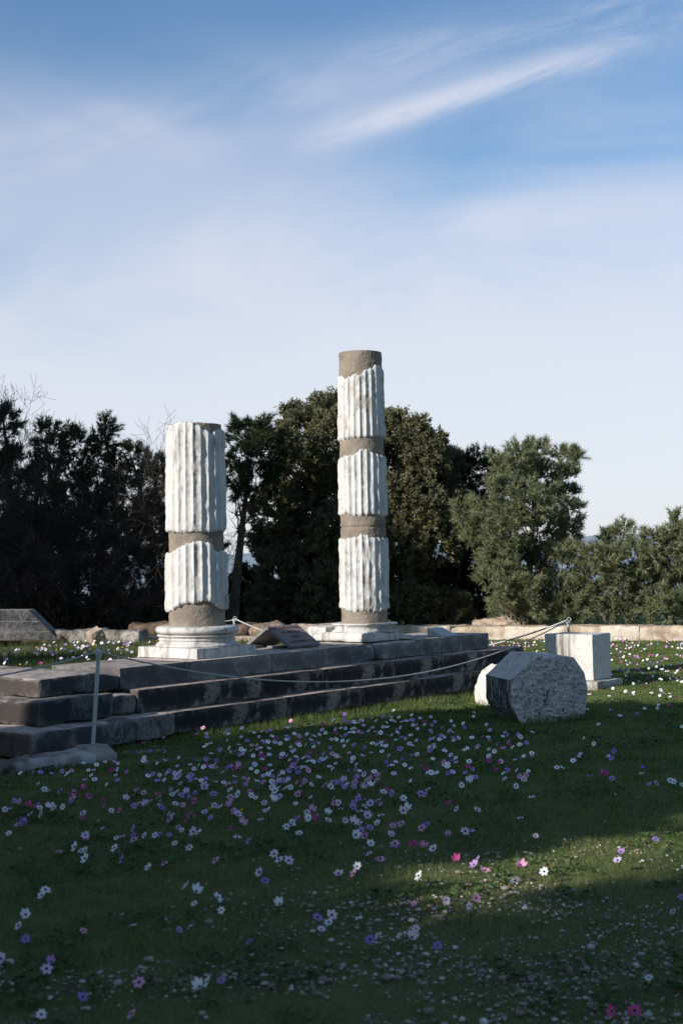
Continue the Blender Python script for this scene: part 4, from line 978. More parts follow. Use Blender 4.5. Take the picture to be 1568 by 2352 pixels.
TILES = [((0, 2700), 3.136, """125,255,b 130,340,b 830,322,p 1122,300,l 1398,218,m 1550,205,w 985,515,q 1140,540,w 1235,505,q 1343,480,k 1388,525,l 1325,590,m 1390,587,w 1495,608,p 1367,645,q
 482,617,p 612,632,p 735,610,p 843,603,k 805,630,w 780,655,w 822,700,b 1045,595,w 1107,588,q 1077,645,q 1003,697,k 1117,695,l 1388,712,p 1258,757,w 455,750,q 525,803,w 577,828,q 718,820,b 870,838,m
 978,792,m 857,920,k 838,950,b 1040,885,m 1068,918,p 175,935,p 232,943,k 357,988,m 388,1015,m 448,985,p 60,1035,w 115,1035,w 470,1035,q 565,1022,w 617,990,w 637,1028,l 743,1015,w 1225,1000,m 1217,940,m 1475,925,q
 1312,1068,w 1408,1055,m 363,1105,w 487,1105,q 980,1095,l 963,1142,m 223,1250,k 292,1225,b 110,1362,w 1210,1292,w 1010,1370,l 998,1430,k 1370,1400,w 1440,1390,k 1350,1500,w 887,1500,w 960,1545,w 1010,1535,w 695,1555,k 250,630,w 402,618,p"""),
((500, 2700), 3.136, """62,182,k 122,265,m 367,210,k 550,115,q 822,95,k 757,128,p 742,167,p 857,162,l 868,203,p 1075,155,w 1113,112,p 1123,162,w 1277,97,w 1368,138,w 1422,152,w 1517,142,l 1482,200,l 1273,205,w 1110,240,l 1340,240,p
 912,273,w 865,290,q 832,318,w 1240,282,l 1022,340,p 1135,322,w 1147,365,q 1200,360,p 1270,333,w 1313,350,w 1300,382,q 1387,293,k 1385,352,k 1457,290,q 1460,338,k 1520,250,l 1550,250,p 1495,325,w 1410,422,w 1255,403,p 1505,390,l 1505,422,m 1550,440,p
 205,365,b 380,383,p 130,437,w 125,478,w 160,497,p 543,447,l 368,480,k 287,517,q 912,400,w 858,465,p 980,480,b 1512,470,w 520,550,l 560,605,w 550,645,k 673,530,w 715,580,q 780,535,q 833,560,w 918,557,l 960,535,q 968,572,k 860,540,m
 1152,548,p 1117,575,b 1230,520,k 1258,570,m 1187,578,m 1223,560,q 1423,530,l 1385,593,w 1453,622,w 1545,587,m 427,588,p 395,625,l 488,622,l 237,633,p 175,658,w 308,643,q 680,650,p 648,675,l 690,722,p 740,697,k 800,715,w 855,692,p
 490,690,l 532,698,l 1047,632,l 1190,672,q 1300,695,k 1357,720,k 1320,768,p 1192,738,p 965,735,p 1530,668,l 1455,730,l 1527,740,k 1497,790,b 285,722,p 365,712,q 560,745,k 1063,745,q 1115,777,k 833,785,l 840,812,l
 40,817,k 127,850,k 18,858,k 445,815,p 458,865,w 517,843,w 615,825,l 630,857,l 562,885,p 655,905,b 720,945,m 293,870,m 300,903,w 728,857,b 945,870,p 1140,837,w 1140,910,k 1233,885,w 1368,858,m 1387,893,w 1440,925,w
 207,960,k 312,963,q 60,980,k 145,1000,l 12,1005,p 495,985,w 588,997,k 325,1022,b 955,1000,l 1025,1025,w 1135,1010,k 1185,1062,k 1540,975,l 843,1087,l 425,1110,l 462,1127,l 432,1178,k 687,1127,m 643,1170,m 912,1155,p 1230,1108,l 1280,1043,y 908,1040,y
 1500,1175,w 1545,1052,w 1145,1262,m 1275,1225,k 533,1272,p 707,1320,l 770,1330,w 133,1362,w 257,1362,w 320,1360,p 425,1362,p 1220,1370,w 1365,1420,p 492,1457,q 660,1503,q 10,1370,b 10,1410,k 5,1290,p 570,1308,q"""),
((1000, 2650), 3.136, """285,165,k 300,222,b 550,210,k 655,197,m 787,160,w 917,85,b 900,137,p 903,178,p 753,213,p 967,183,b 1028,190,w 1080,195,l 1113,165,l 1000,200,p 1140,228,q 1243,123,k 1290,172,w 1372,115,p 1458,120,w 1465,158,q 1503,172,k 1495,50,w 1555,122,w 1408,187,w 1415,240,w 1370,243,q 1245,247,k
 232,257,w 42,287,p 12,302,p 325,320,w 383,345,k 477,318,w 550,340,w 620,320,q 655,265,l 693,300,w 815,262,l 873,257,w 928,257,w 1003,260,w 1033,255,l 975,303,w 1020,300,w 805,305,m 1077,292,k 1120,310,p 1205,285,l 1270,297,k 1307,318,k 1340,308,w 1415,328,m 1470,333,w 1535,298,l 1515,263,p
 60,348,w 110,365,m 10,410,w 95,413,l 160,437,w 230,350,l 250,368,p 227,380,w 520,380,l 605,420,k 545,430,p 553,470,w 355,432,p 382,450,w 288,472,q 327,507,q 460,447,l 397,403,m 757,380,q 810,382,w 870,350,k 895,400,w 950,408,l 908,465,w 1025,455,p 1172,418,y 1243,438,w 1293,450,q 1345,415,l 1355,450,w 1385,407,m 1405,460,w 1520,397,l 930,330,p
 1152,480,b 748,483,p 500,522,m 675,537,p 770,548,k 968,540,k 815,570,q 847,597,l 1015,600,w 1010,630,l 1127,562,k 1225,542,k 1355,523,w 1435,567,k 1560,490,p 20,495,w 30,565,l 187,553,w 235,570,p 172,587,p 275,625,l 285,527,l 338,580,w 372,607,p 437,597,w 503,605,p 487,648,w 540,648,w 480,575,p 647,610,l 695,605,l 622,640,p
 40,700,l 310,690,p 350,665,p 290,732,k 355,740,p 410,725,l 455,715,l 490,760,k 260,768,p 370,790,b 810,660,q 740,705,q 780,733,l 965,740,b 1045,727,p 1055,667,q 1517,633,l 1472,678,w 1435,685,p 1403,640,b 1085,760,w
 60,775,w 15,805,w 150,780,m 190,790,w 150,820,l 60,830,p 610,842,w 1265,765,w 1310,797,k 1150,800,l 1495,787,l 1075,857,p 1170,877,l 1222,870,k 1297,877,k 1280,825,p 58,895,w 145,885,l 180,880,p 245,885,w 260,852,p 90,920,p 65,945,w 137,965,w 97,993,w 223,970,w 280,955,w
 365,910,k 420,930,k 410,885,m 447,890,p 523,930,w 683,942,k 770,910,l 750,955,w 915,887,l 945,935,w 915,955,p 1035,910,k 1020,950,p 865,920,b 820,910,p 1140,940,p 1138,975,q 1213,943,w 405,1010,k 370,1035,k 1370,1007,w 1420,995,m 1475,1025,b
 62,1067,w 85,1115,w 152,1065,l 517,1075,w 793,1072,k 800,1130,k 845,1133,q 340,1152,w 1080,1075,p 1127,1103,p 1035,1122,p 1217,1135,l 1145,1175,l 1090,1220,l 1013,1180,p 1313,1105,k 1340,1145,k 870,1205,l 10,1212,w
 475,1240,q 523,1220,k 490,1307,w 360,1315,p 712,1248,w 593,1320,m 720,1335,q 297,1357,w 232,1405,w 920,1333,l 1012,1357,q 1092,1362,q 1185,1270,l 1343,1272,w 1297,1352,w 1207,1402,p 1112,1440,p 1042,1490,w 1155,1500,k 1480,1385,k 1462,1485,l 380,1480,w 1555,1355,k"""),
((1500, 2650), 3.136, """137,100,w 70,170,l 20,178,l 130,155,p 163,163,p 230,137,l 360,125,l 295,180,m 290,213,w 408,180,p 367,213,p 150,220,l 190,215,p 205,260,w 10,250,l 595,162,w 745,197,w 627,220,l 755,240,b 862,65,k 862,115,w 490,250,p 355,285,p 377,305,l 580,287,k 612,300,l 1013,213,l 1055,277,l 1380,322,p 1410,355,q 1228,305,k 1268,330,p 1550,295,w
 123,330,q 60,375,l 20,360,p 192,395,l 353,388,p 400,365,w 455,388,w 510,352,w 475,330,p 485,362,p 617,352,p 632,387,l 683,355,l 843,352,w 970,347,m 1035,348,w 1048,383,p 1200,353,w 1275,415,p 1290,445,m 1325,483,w 1403,452,w 1485,425,p 110,437,l 143,463,w 397,447,l 350,475,q 403,483,w 355,505,p 20,495,l 523,500,k 518,525,w
 755,510,w 790,490,w 915,460,k 893,490,k 1040,500,q 1107,517,w 1210,490,k 1150,440,b 1450,577,w 1540,550,w 1553,570,k 1343,620,l 1040,570,w 1075,580,k 200,550,w 147,557,b 598,557,l 655,590,w 610,620,b 655,643,l 380,597,w 28,600,b 50,670,w 123,725,w 505,682,l 555,655,w 553,690,w 517,633,k
 810,635,w 795,690,m 845,735,p 940,630,y 822,808,y 1045,637,m 1157,650,m 1182,645,l 1128,750,m 1255,740,p 1265,787,p 1217,803,w 1230,865,w 1375,760,l 1505,755,w 1403,835,k 1480,817,k 255,688,m 307,725,m 325,770,w 362,765,w 430,767,w 617,770,l 560,785,b 765,790,p 890,840,p 848,840,l 797,890,w 718,937,w 127,872,w 1357,947,w 1450,868,q
 243,1030,p 305,1043,k 330,993,q 38,1083,w 70,1190,w 35,1210,q 663,1177,l 900,1197,q 1547,1065,w 1413,1305,w 573,1130,m 305,1370,b 255,1405,k 15,1357,k 758,1447,l 825,1447,l 565,1492,k"""),
((2000, 2400), 2.8, """583,575,q 790,590,q 963,537,w 1045,550,w 1038,578,l 1233,545,w 1330,515,w 1315,480,l 1320,580,w 1355,557,p 1420,570,l 1432,603,w 1463,598,m 1308,632,p 1307,675,w 1298,710,q 1425,680,m 1160,715,w 565,730,w 803,730,p 905,802,q 1082,768,b 680,883,q 530,1032,w 632,1095,w 490,1195,l 470,1227,q 783,1222,l 815,1243,p 847,1172,b 415,1265,w 1555,910,w
 760,1385,m 713,1422,m 1133,1403,k 820,1468,p 590,1443,p 1138,1332,b 1278,1515,p 1210,1525,p 1430,1480,w 1465,1495,w 240,1350,q 295,1345,w 1555,1525,w 970,420,k 1105,430,q 1043,455,w 1260,440,m 1180,455,p 1340,415,w 965,372,w 1423,405,w 1505,437,w 1552,445,q 830,500,w 1285,275,w 1350,300,w 1480,353,w 975,255,w 1527,308,m 1410,335,q 915,337,p 975,340,w 1440,370,b 940,180,w 1100,190,k 1190,205,w 1340,220,p 1250,165,p 820,210,w"""),
((0, 3100), 1.225, """270,120,k 347,97,w 385,110,w 393,143,w 563,147,p 683,187,w 757,170,k 870,97,q 804,78,q 210,300,w 195,325,w 120,405,w 87,455,q 120,510,b 383,475,k 855,270,q 900,290,w 893,346,w 998,317,w 1017,380,w 1193,212,l 1217,248,b 1260,133,q 1283,157,w 1325,160,l 992,157,k 1555,220,q 822,465,p 1285,355,w 1457,410,p 1523,400,q 1510,430,w 1475,460,w
 1148,520,b 215,650,l 237,615,p 640,720,k 918,745,w 957,720,w 1018,705,p 380,785,b 608,868,k 190,860,w 8,610,l"""),
((1280, 3100), 1.225, """245,75,k 240,95,p 330,83,m 377,93,k 422,105,w 133,78,w 128,137,l 178,160,k 73,187,w 57,220,k 530,160,m 627,152,p 608,183,p 657,212,k 825,195,k 797,257,q 355,233,w 80,417,w 335,368,k 480,345,l 485,370,q 588,375,q 617,340,k 130,508,b 170,495,q 268,495,w 340,463,q 322,503,q 440,540,b 890,40,q 1283,122,p 1267,157,l 1440,62,b 1560,320,p 1522,390,k 930,213,w 1410,700,w 1345,857,m 1240,857,m 65,33,w 227,30,l 565,12,l 593,12,l""")]
FL = []
for (ox, oy), sc, txt in TILES:
    for w in txt.split():
        a, b_, c = w.split(','); FL.append(((float(a) / sc + ox) * .6125, (float(b_) / sc + oy) * .6125, c))
_n = []
for f in FL:                                            # the tiles overlap a little
    if all(abs(f[0] - g[0]) + abs(f[1] - g[1]) > 2.2 for g in _n): _n.append(f)
FL = _n
def facing(g):
    return Vector((-.25 + g.uniform(-.7, .7), -.60 + g.uniform(-.5, .5), .78 + g.uniform(-.4, .4))).normalized()
g = random.Random(4)
ITEMS = []                                              # (position, colour, height over the ground, from the list)
for px, py, c in FL:
    hgt = g.uniform(.045, .10); p = on_z(px, py, LAWN + hgt); zg = gz(p.x, p.y); p.z = zg + hgt
    ITEMS.append((p, c, hgt))
def scatter(n, fn, cols):
    for i in range(n):
        p = fn()
        if p is not None:
            h = g.uniform(.05, .13) if p[2] else g.uniform(.04, .09)
            ITEMS.append((Vector((p[0], p[1], gz(p[0], p[1]) + h)), g.choice(cols), h))
def on_mound():
    s, t = g.uniform(-5.5, .9), 1.15 + 5 * g.random() ** 1.5
    x, y = st_xy(s, t)
    if mn.noise(Vector((x * 1.2, y * 1.2, 3))) < -.12: return None
    return x, y, True
def far_lawn():
    y = 19 + 10.5 * g.random(); x = g.uniform(2.6, .25 * y + 1.2)
    if mn.noise(Vector((x * .8, y * .5, 7))) + (y - 21) * .06 < -.1: return None
    return x, y, False
def by_sign():
    s, t = g.uniform(1.0, 4.2), 1.3 + 4 * g.random(); x, y = st_xy(s, t); return x, y, True
scatter(330, on_mound, 'wwwlllppbkqm'); scatter(150, by_sign, 'wwlllpq'); scatter(620, far_lawn, 'wwwqlpbkkm')
ITEMS.sort(key=lambda it: it[0].y)
lab_zone = {}
NIND = 300
singles = [it for it in ITEMS if it[1] != 'y'][:NIND]; rest = [it for it in ITEMS if it[1] != 'y'][NIND:]
def zone(p):
    py_ = p.y; px_ = p.x / p.y
    if p.y < 6.6: return 'in the pebbly turf along the lower edge at %s' % ('left', 'middle', 'right')[0 if px_ < -.08 else 1 if px_ < .08 else 2]
    if p.y < 8.4: return 'in the shaded turf of the near lawn at %s' % ('left', 'middle', 'right')[0 if px_ < -.08 else 1 if px_ < .08 else 2]
    if px_ < -.14: return 'in the shaded grass below the leaning rope post'
    if px_ < .06: return 'in the %s of the flower drift before the steps' % ('near part' if p.y < 10.3 else 'far part')
    return 'on the shaded lawn before the many sided block'
STEMS = [stem_mesh(h) for h in (.05, .07, .09, .11)]
JOIN = {}
for i, (p, c, hgt) in enumerate(singles):
    v = 3 if g.random() < .16 else g.randrange(3)
    st = STEMS[min(3, max(0, int(round((hgt - .05) / .02))))]
    sc = g.uniform(.72, 1.22) * (.92 if p.y < 7.5 else 1)
    nrm_ = facing(g); q = nrm_.to_track_quat('Z', 'Y')
    lab = ('half closed ' if v == 3 else '') + PNAME[c] + ' anemone ' + zone(p); grp = PNAME[c] + ' anemones ' + zone(p)
    if i < 110:
        t = thing('anemone', lab, 'flower', p, grp)
        a = obj('petals', PETM[c, v], None, t); a.rotation_mode = 'QUATERNION'; a.rotation_quaternion = q; a.scale = (sc,) * 3
        e = obj('flower_eye', EYEME, None, t); e.rotation_mode = 'QUATERNION'; e.rotation_quaternion = q; e.scale = (sc,) * 3
        obj('stem', st, None, t)
    else:
        key = (c, v, g.randrange(3))
        if key not in JOIN:
            Rm = facing(g).to_track_quat('Z', 'Y').to_matrix().to_4x4(); a = PETM[c, v].copy(); a.transform(Rm); e = EYEME.copy(); e.transform(Rm); JOIN[key] = join_mesh('anemone', [a, e, STEMS[1]])
        o = obj('anemone', JOIN[key], None); o.location = p; o.scale = (sc, sc, sc); o.rotation_euler = (0, 0, g.uniform(-.5, .5)); tag(o, lab, 'flower', grp)
# the many small ones further off
V = []; F = []; MI = []; order = list(PCOL)
sv6 = [petals_mesh(6, .029, .15, 3), petals_mesh(5, .030, .4, 8)]
for p, c, hgt in rest:
    q = facing(g).to_track_quat('Z', 'Y'); Vp, Fp = sv6[g.randrange(2)]; sc = g.uniform(.75, 1.15) * (.66 if p.y > 18.5 and p.x > 2 else .78)
    o = len(V); V += [(p + q @ (Vector(v) * sc))[:] for v in Vp]; F += [tuple(k + o for k in f) for f in Fp]; MI += [order.index(c)] * len(Fp)
    o = len(V); rr = .0075 * sc; V += [(p + q @ Vector((rr * math.cos(a), rr * math.sin(a), .006)))[:] for a in [k * math.pi / 3 for k in range(6)]]; F.append(tuple(o + k for k in range(6))); MI.append(len(order))
    o = len(V); V += [(p.x - .0018, p.y, p.z), (p.x + .0018, p.y, p.z), (p.x + .0018, p.y, p.z - hgt), (p.x - .0018, p.y, p.z - hgt)]; F.append((o, o+1, o+2, o+3)); MI.append(len(order) + 1)
me = bpy.data.meshes.new('anemones'); me.from_pydata(V, [], F)
for k in order:
    m2 = bpy.data.materials.new('far_petal_' + PNAME[k].replace(' ', '_')); m2.use_nodes = True; b2 = m2.node_tree.nodes['Principled BSDF']; b2.inputs['Base Color'].default_value = (*PCOL[k], 1); b2.inputs['Roughness'].default_value = .7; b2.inputs['Specular IOR Level'].default_value = .2; me.materials.append(m2)
me.materials.append(EYEM); me.materials.append(STEMM)
for pl_, i in zip(me.polygons, MI): pl_.material_index = i
tag(obj('anemones', me), kind='stuff')
# yellow meadow flowers
Vy, Fy = petals_mesh(9, .012, .3, 2, .25)
yl = [(it[0], it[2]) for it in ITEMS if it[1] == 'y']
YP = [(p, h) for p, h in yl]
for i in range(46):
    s, t = (g.uniform(-5, .8), g.uniform(1.3, 6)) if i < 40 else (g.uniform(.8, 3.5), g.uniform(2.0, 6)); x, y = st_xy(s, t); h = g.uniform(.10, .24); YP.append((Vector((x, y, gz(x, y) + h)), h))
V = []; F = []; MI = []
for p, h in YP:
    q = facing(g).to_track_quat('Z', 'Y'); o = len(V); V += [(p + q @ Vector(v))[:] for v in Vy]; F += [tuple(k + o for k in f) for f in Fy]; MI += [0] * len(Fy)
    o = len(V); V += [(p.x - .002, p.y, p.z), (p.x + .002, p.y, p.z), (p.x + .002, p.y, p.z - h), (p.x - .002, p.y, p.z - h)]; F.append((o, o+1, o+2, o+3)); MI.append(1)
me = bpy.data.meshes.new('yellow_flowers'); me.from_pydata(V, [], F); me.materials.append(YELM); me.materials.append(STEMM)
for pl_, i in zip(me.polygons, MI): pl_.material_index = i
tag(obj('yellow_flowers', me), kind='stuff')

# ---------------------------------------------------------------- trees
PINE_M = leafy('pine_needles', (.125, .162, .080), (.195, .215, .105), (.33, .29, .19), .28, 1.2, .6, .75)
PINE_D = leafy('shaded_pine_needles', (.022, .040, .016), (.034, .054, .022), (.055, .060, .028), .2, 1.2, .6)  # darker copy of the needles, shade of the grove put into the colour
JUN_M = leafy('juniper_leaves', (.098, .104, .052), (.145, .138, .075), (.19, .16, .09), .2, 1.5, .7)
BARK = m_rough((.12, .085, .06), (.05, .038, .03), (.18, .14, .11), 1.2)
TWIG = m_rough((.055, .044, .040), (.030, .025, .023), (.11, .075, .058), .5)
BARK_PALE = m_rough((.30, .25, .21), (.16, .13, .11), (.40, .35, .30))
def blob(px, py, rp, y, q=1.0):
    """a rounded clump of a crown: centre and radii"""
    c = on_y(px, py, y); r = rp / FPX * y
    return np.array([c.x, c.y, c.z]), np.array([r, r * q, r])
def clumps(rng, blobs, dens, inner=.35, up=.45, loose=False):
    C = []; A = []
    for c, r in blobs:
        n = max(4, int((.38 if loose else .65) * dens * r[0] * r[0]))
        dv = nrm(rng.normal(size=(n, 3))); rad = rng.uniform(.1, .75, n) ** .5
        C.append(c + dv * r * rad[:, None]); A.append(nrm(dv * .9 + np.array([0, 0, up]) + rng.normal(size=(n, 3)) * .35))
        q9 = max(3, int(11 * min(1.5, r[0] / .4)))                       # long sprays past the outline
        sd9 = nrm(rng.normal(size=(q9, 3)) + np.array([0, 0, .35])); ln9 = rng.uniform(1.0, 1.5 if loose else 1.28, q9); kk9 = max(5, int(.035 * dens * r[0] * r[0]) + 5)
        t9 = rng.uniform(.62, 1, (q9, kk9)); C.append((c + (sd9 * r)[:, None, :] * (t9 * ln9[:, None])[..., None] + rng.normal(size=(q9, kk9, 3)) * .035 + np.array([0, 0, .10]) * r[0] * t9[..., None] ** 3).reshape(-1, 3))
        A.append(nrm(np.repeat(sd9, kk9, 0) + np.array([0, 0, .45]) + rng.normal(size=(q9 * kk9, 3)) * .25))
        m = max(6, int((19 if loose else 26) * min(1.4, (r[0] / .45) ** 1.2)))               # boughs: smaller lumps standing out of the clump
        bd = nrm(rng.normal(size=(m, 3)) + np.array([0, 0, .15])); bc = c + bd * r * rng.uniform(.62, .98, m)[:, None]
        for k in range(m):
            k2 = max(4, int(1.55 * dens * r[0] * r[0] / m)); br = r[0] * rng.uniform(.20, .34) + .03
            ax = nrm(bd[k] * .8 + np.array([0, 0, up + .15]) + rng.normal(size=3) * .3)
            d2 = nrm(rng.normal(size=(k2, 3)) + ax * .6); u2 = rng.uniform(-.4, 1.1, k2)[:, None]
            C.append(bc[k] + d2 * br * rng.uniform(.3, .9, (k2, 1)) + ax * br * 1.1 * u2); A.append(nrm(ax * .7 + d2 * .7 + rng.normal(size=(k2, 3)) * .2))
    return np.concatenate(C), np.concatenate(A)
def tufts(rng, C, A, K, L, ln, w, spread=(.45, 1.05), jit=0.0):
    """needle or leaf triangles set round the end of each twig"""
    n = len(C); AX = np.repeat(A, K, 0); sc = np.repeat(rng.uniform(.7, 1.25, n), K)
    base = np.repeat(C, K, 0) + AX * (rng.uniform(0, 1, n * K) * L * sc)[:, None]
    if jit: base = base + rng.normal(size=base.shape) * jit
    pr = rng.normal(size=(n * K, 3)); pr = nrm(pr - AX * np.sum(pr * AX, 1, keepdims=True)); ph = rng.uniform(*spread, n * K)
    dv = AX * np.cos(ph)[:, None] + pr * np.sin(ph)[:, None]
    tip = base + dv * (ln * sc * rng.uniform(.75, 1.15, n * K))[:, None]
    sd = nrm(np.cross(dv, rng.normal(size=dv.shape))) * w
    V = np.stack([base - sd, base + sd, tip], 1).reshape(-1, 3)
    return V, np.arange(len(V)).reshape(-1, 3)
def limbs_to(rng, root, top, targets, r0, wob=.12, nseg=7, start=(.25, .8), twigs=3):
    root = u3(root); top = u3(top); P0 = []; P1 = []; Ra = []; Rb = []
    H = np.linalg.norm(top - root)
    bend = rng.normal(size=3) * wob * H * np.array([1, 1, 0])
    def trunk(t): return root + (top - root) * t + bend * math.sin(math.pi * t)
    n = 10
    for i in range(n):
        a, b = i / n, (i + 1) / n
        P0.append(trunk(a)); P1.append(trunk(b)); Ra.append(r0 * (1 - .8 * a)); Rb.append(r0 * (1 - .8 * b))
    for c in targets:
        hz = np.clip((c[2] - root[2]) / H - rng.uniform(.12, .35), .12, .92); s = trunk(hz); rr = r0 * (1 - .8 * hz) * .34
        e = c; sag = np.array([0, 0, -.12 * np.linalg.norm(e - s)]); pts = []
        for i in range(nseg + 1):
            t = i / nseg; pts.append(s + (e - s) * t + sag * math.sin(math.pi * t) + (rng.normal(size=3) * .03 * np.linalg.norm(e - s) if 0 < i < nseg else 0))
        for i in range(nseg):
            P0.append(pts[i]); P1.append(pts[i + 1]); Ra.append(rr * (1 - .85 * i / nseg)); Rb.append(rr * (1 - .85 * (i + 1) / nseg))
            if i > 1:
                for k in range(twigs):
                    dv = nrm(rng.normal(size=3) + (e - s) / np.linalg.norm(e - s) * .8); l = rng.uniform(.15, .45)
                    P0.append(pts[i]); P1.append(pts[i] + dv * l); Ra.append(rr * .3); Rb.append(rr * .08)
    return segs(P0, P1, Ra, Rb, 6)
def foot(px, y):
    p = on_y(px, 1470, y); return Vector((p.x, y, gz(p.x, y)))
GT = 'trees behind the far wall'
def tree(name, label, cat, blobs, base, top=None, kind='pine', r0=.13, dens=330, seed=1, mat=None, wob=.05, group=GT, K=30, size=1.0, extra=None, bark=None, inner=.35):
    rng = np.random.default_rng(seed); base = u3(base)
    top = u3(top) if top is not None else max((b[0] for b in blobs), key=lambda c: c[2])
    t = thing(name, label, cat, tuple(base), group)
    Vt, Ft = limbs_to(rng, base - np.array([0, 0, .3]), top, [b[0] for b in blobs], r0, wob)
    obj('trunk', np_mesh('trunk', Vt - base, Ft, True), bark or BARK, t)
    C, A = clumps(rng, [(c, r * .9) for c, r in blobs] if kind == 'pine' else blobs, dens, inner, loose=kind == 'pine')
    if kind == 'pine': V, F = tufts(rng, C, A, K, .17 * size, .125 * size, .0088 * size, (.35, 1.15))
    elif kind == 'juniper': V, F = tufts(rng, C, A, K, .22 * size, .08 * size, .021 * size, (.2, 1.2), .028 * size)
    obj('crown', np_mesh('crown', V - base, F), mat or PINE_M, t)
    return t
def B(lst, y, dy=0.0, seed=0):
    g_ = random.Random(seed); return [blob(a, b, r, y + g_.uniform(-dy, dy)) for a, b, r in lst]
# big bright pine at the right
tree('pine_tree', 'tall sunlit pine with spreading sprays standing right of the tall column', 'tree',
     B([(1196,1050,28),(1236,1048,26),(1290,1060,20),(1318,1050,8),(1146,1072,22),(1178,1092,40),(1250,1100,42),(1306,1098,16),(1160,1150,42),(1220,1160,50),(1285,1150,36),(1314,1175,20),(1105,1192,40),(1168,1220,50),(1250,1228,50),(1305,1222,26),(1135,1262,42),(1200,1300,50),(1268,1300,44),(1150,1345,42),(1205,1375,46),(1265,1365,44),(1160,1410,36),(1230,1408,40),(1072,1178,22),(1100,1230,26),(1300,1290,30),(1290,1400,36),(1120,1310,24)], 31.5, 1.0, 1),
     foot(1205, 31.5), bark=BARK_PALE, seed=11, dens=520, r0=.12)
# pines along the right edge
tree('pine_tree', 'low bushy pine between the big sunlit pine and the right edge', 'tree',
     B([(1385,1255,24),(1430,1230,22),(1400,1300,40),(1450,1285,36),(1362,1330,38),(1340,1380,34),(1420,1360,42),(1470,1345,34),(1388,1410,28),(1312,1402,30),(1440,1405,30),(1350,1275,16)], 30.5, .5, 2),
     foot(1400, 30.7), bark=BARK_PALE, seed=12, dens=520, r0=.10)
tree('pine_tree', 'bushy pine cut by the right edge of the picture', 'tree',
     B([(1500,1255,28),(1556,1218,28),(1540,1272,40),(1500,1328,36),(1560,1335,42),(1520,1388,30),(1620,1250,60),(1620,1350,60),(1575,1400,26)], 30.2, .5, 3),
     foot(1550, 30.4), seed=13, dens=520, r0=.11)
# dark pine between juniper and big pine
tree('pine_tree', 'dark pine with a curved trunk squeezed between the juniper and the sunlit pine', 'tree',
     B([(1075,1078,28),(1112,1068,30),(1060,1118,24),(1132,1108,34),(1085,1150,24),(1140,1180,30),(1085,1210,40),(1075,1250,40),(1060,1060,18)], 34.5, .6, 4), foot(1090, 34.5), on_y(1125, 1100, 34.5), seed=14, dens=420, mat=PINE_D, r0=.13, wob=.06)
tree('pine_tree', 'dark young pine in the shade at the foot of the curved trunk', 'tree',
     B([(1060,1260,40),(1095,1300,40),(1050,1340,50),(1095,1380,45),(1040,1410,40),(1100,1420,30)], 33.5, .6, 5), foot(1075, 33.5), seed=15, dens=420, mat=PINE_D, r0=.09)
# junipers
tree('juniper_tree', 'broad dark juniper left of the tall column with a lit crown', 'tree',
     B([(742,948,26),(765,940,24),(695,985,32),(752,1008,42),(662,1030,32),(705,1075,46),(640,1118,34),(752,1118,48),(628,1180,36),(700,1180,50),(765,1215,46),(618,1245,32),(680,1250,46),(735,1290,50),(640,1320,50),(700,1360,56),(765,1350,50),(635,1400,46),(690,1420,40),(750,1415,46),(668,968,20)], 33, 1.2, 6),
     foot(705, 33), seed=16, kind='juniper', mat=JUN_M, dens=430, K=34, r0=.16)
tree('juniper_tree', 'broad juniper right of the tall column with ragged upright sprays on top', 'tree',
     B([(905,985,28),(950,1005,32),(900,1055,42),(985,1035,32),(1022,1072,26),(958,1098,46),(905,1150,44),(1010,1128,38),(962,1190,50),(1040,1160,22),(920,1250,50),(1000,1250,50),(930,1340,50),(1005,1350,56),(950,1410,50),(1030,1410,40),(875,970,20),(880,1400,40)], 33.8, 1.2, 7),
     foot(955, 33.8), seed=17, kind='juniper', mat=JUN_M, dens=430, K=34, r0=.15)
tree('juniper_tree', 'juniper standing directly behind the tall column', 'tree',
     B([(830,965,34),(830,1040,46),(815,1120,50),(850,1190,50),(825,1270,54),(840,1350,54),(815,1415,40)], 35, .6, 8), foot(832, 35), seed=18, kind='juniper', mat=JUN_M, dens=380, K=32, r0=.13)
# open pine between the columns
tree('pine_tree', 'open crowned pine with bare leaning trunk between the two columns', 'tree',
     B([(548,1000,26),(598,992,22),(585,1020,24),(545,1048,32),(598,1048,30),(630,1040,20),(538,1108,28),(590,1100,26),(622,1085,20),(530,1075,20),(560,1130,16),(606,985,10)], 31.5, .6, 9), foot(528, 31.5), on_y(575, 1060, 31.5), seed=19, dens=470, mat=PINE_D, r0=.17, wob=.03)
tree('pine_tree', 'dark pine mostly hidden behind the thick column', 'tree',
     B([(350,1075,26),(368,1108,26),(342,1190,32),(375,1160,30),(420,1100,50),(440,1180,50),(420,1260,50),(385,1240,26),(470,1300,50),(420,1350,50)], 34, .6, 10), foot(430, 34), seed=20, dens=400, mat=PINE_D, r0=.14)
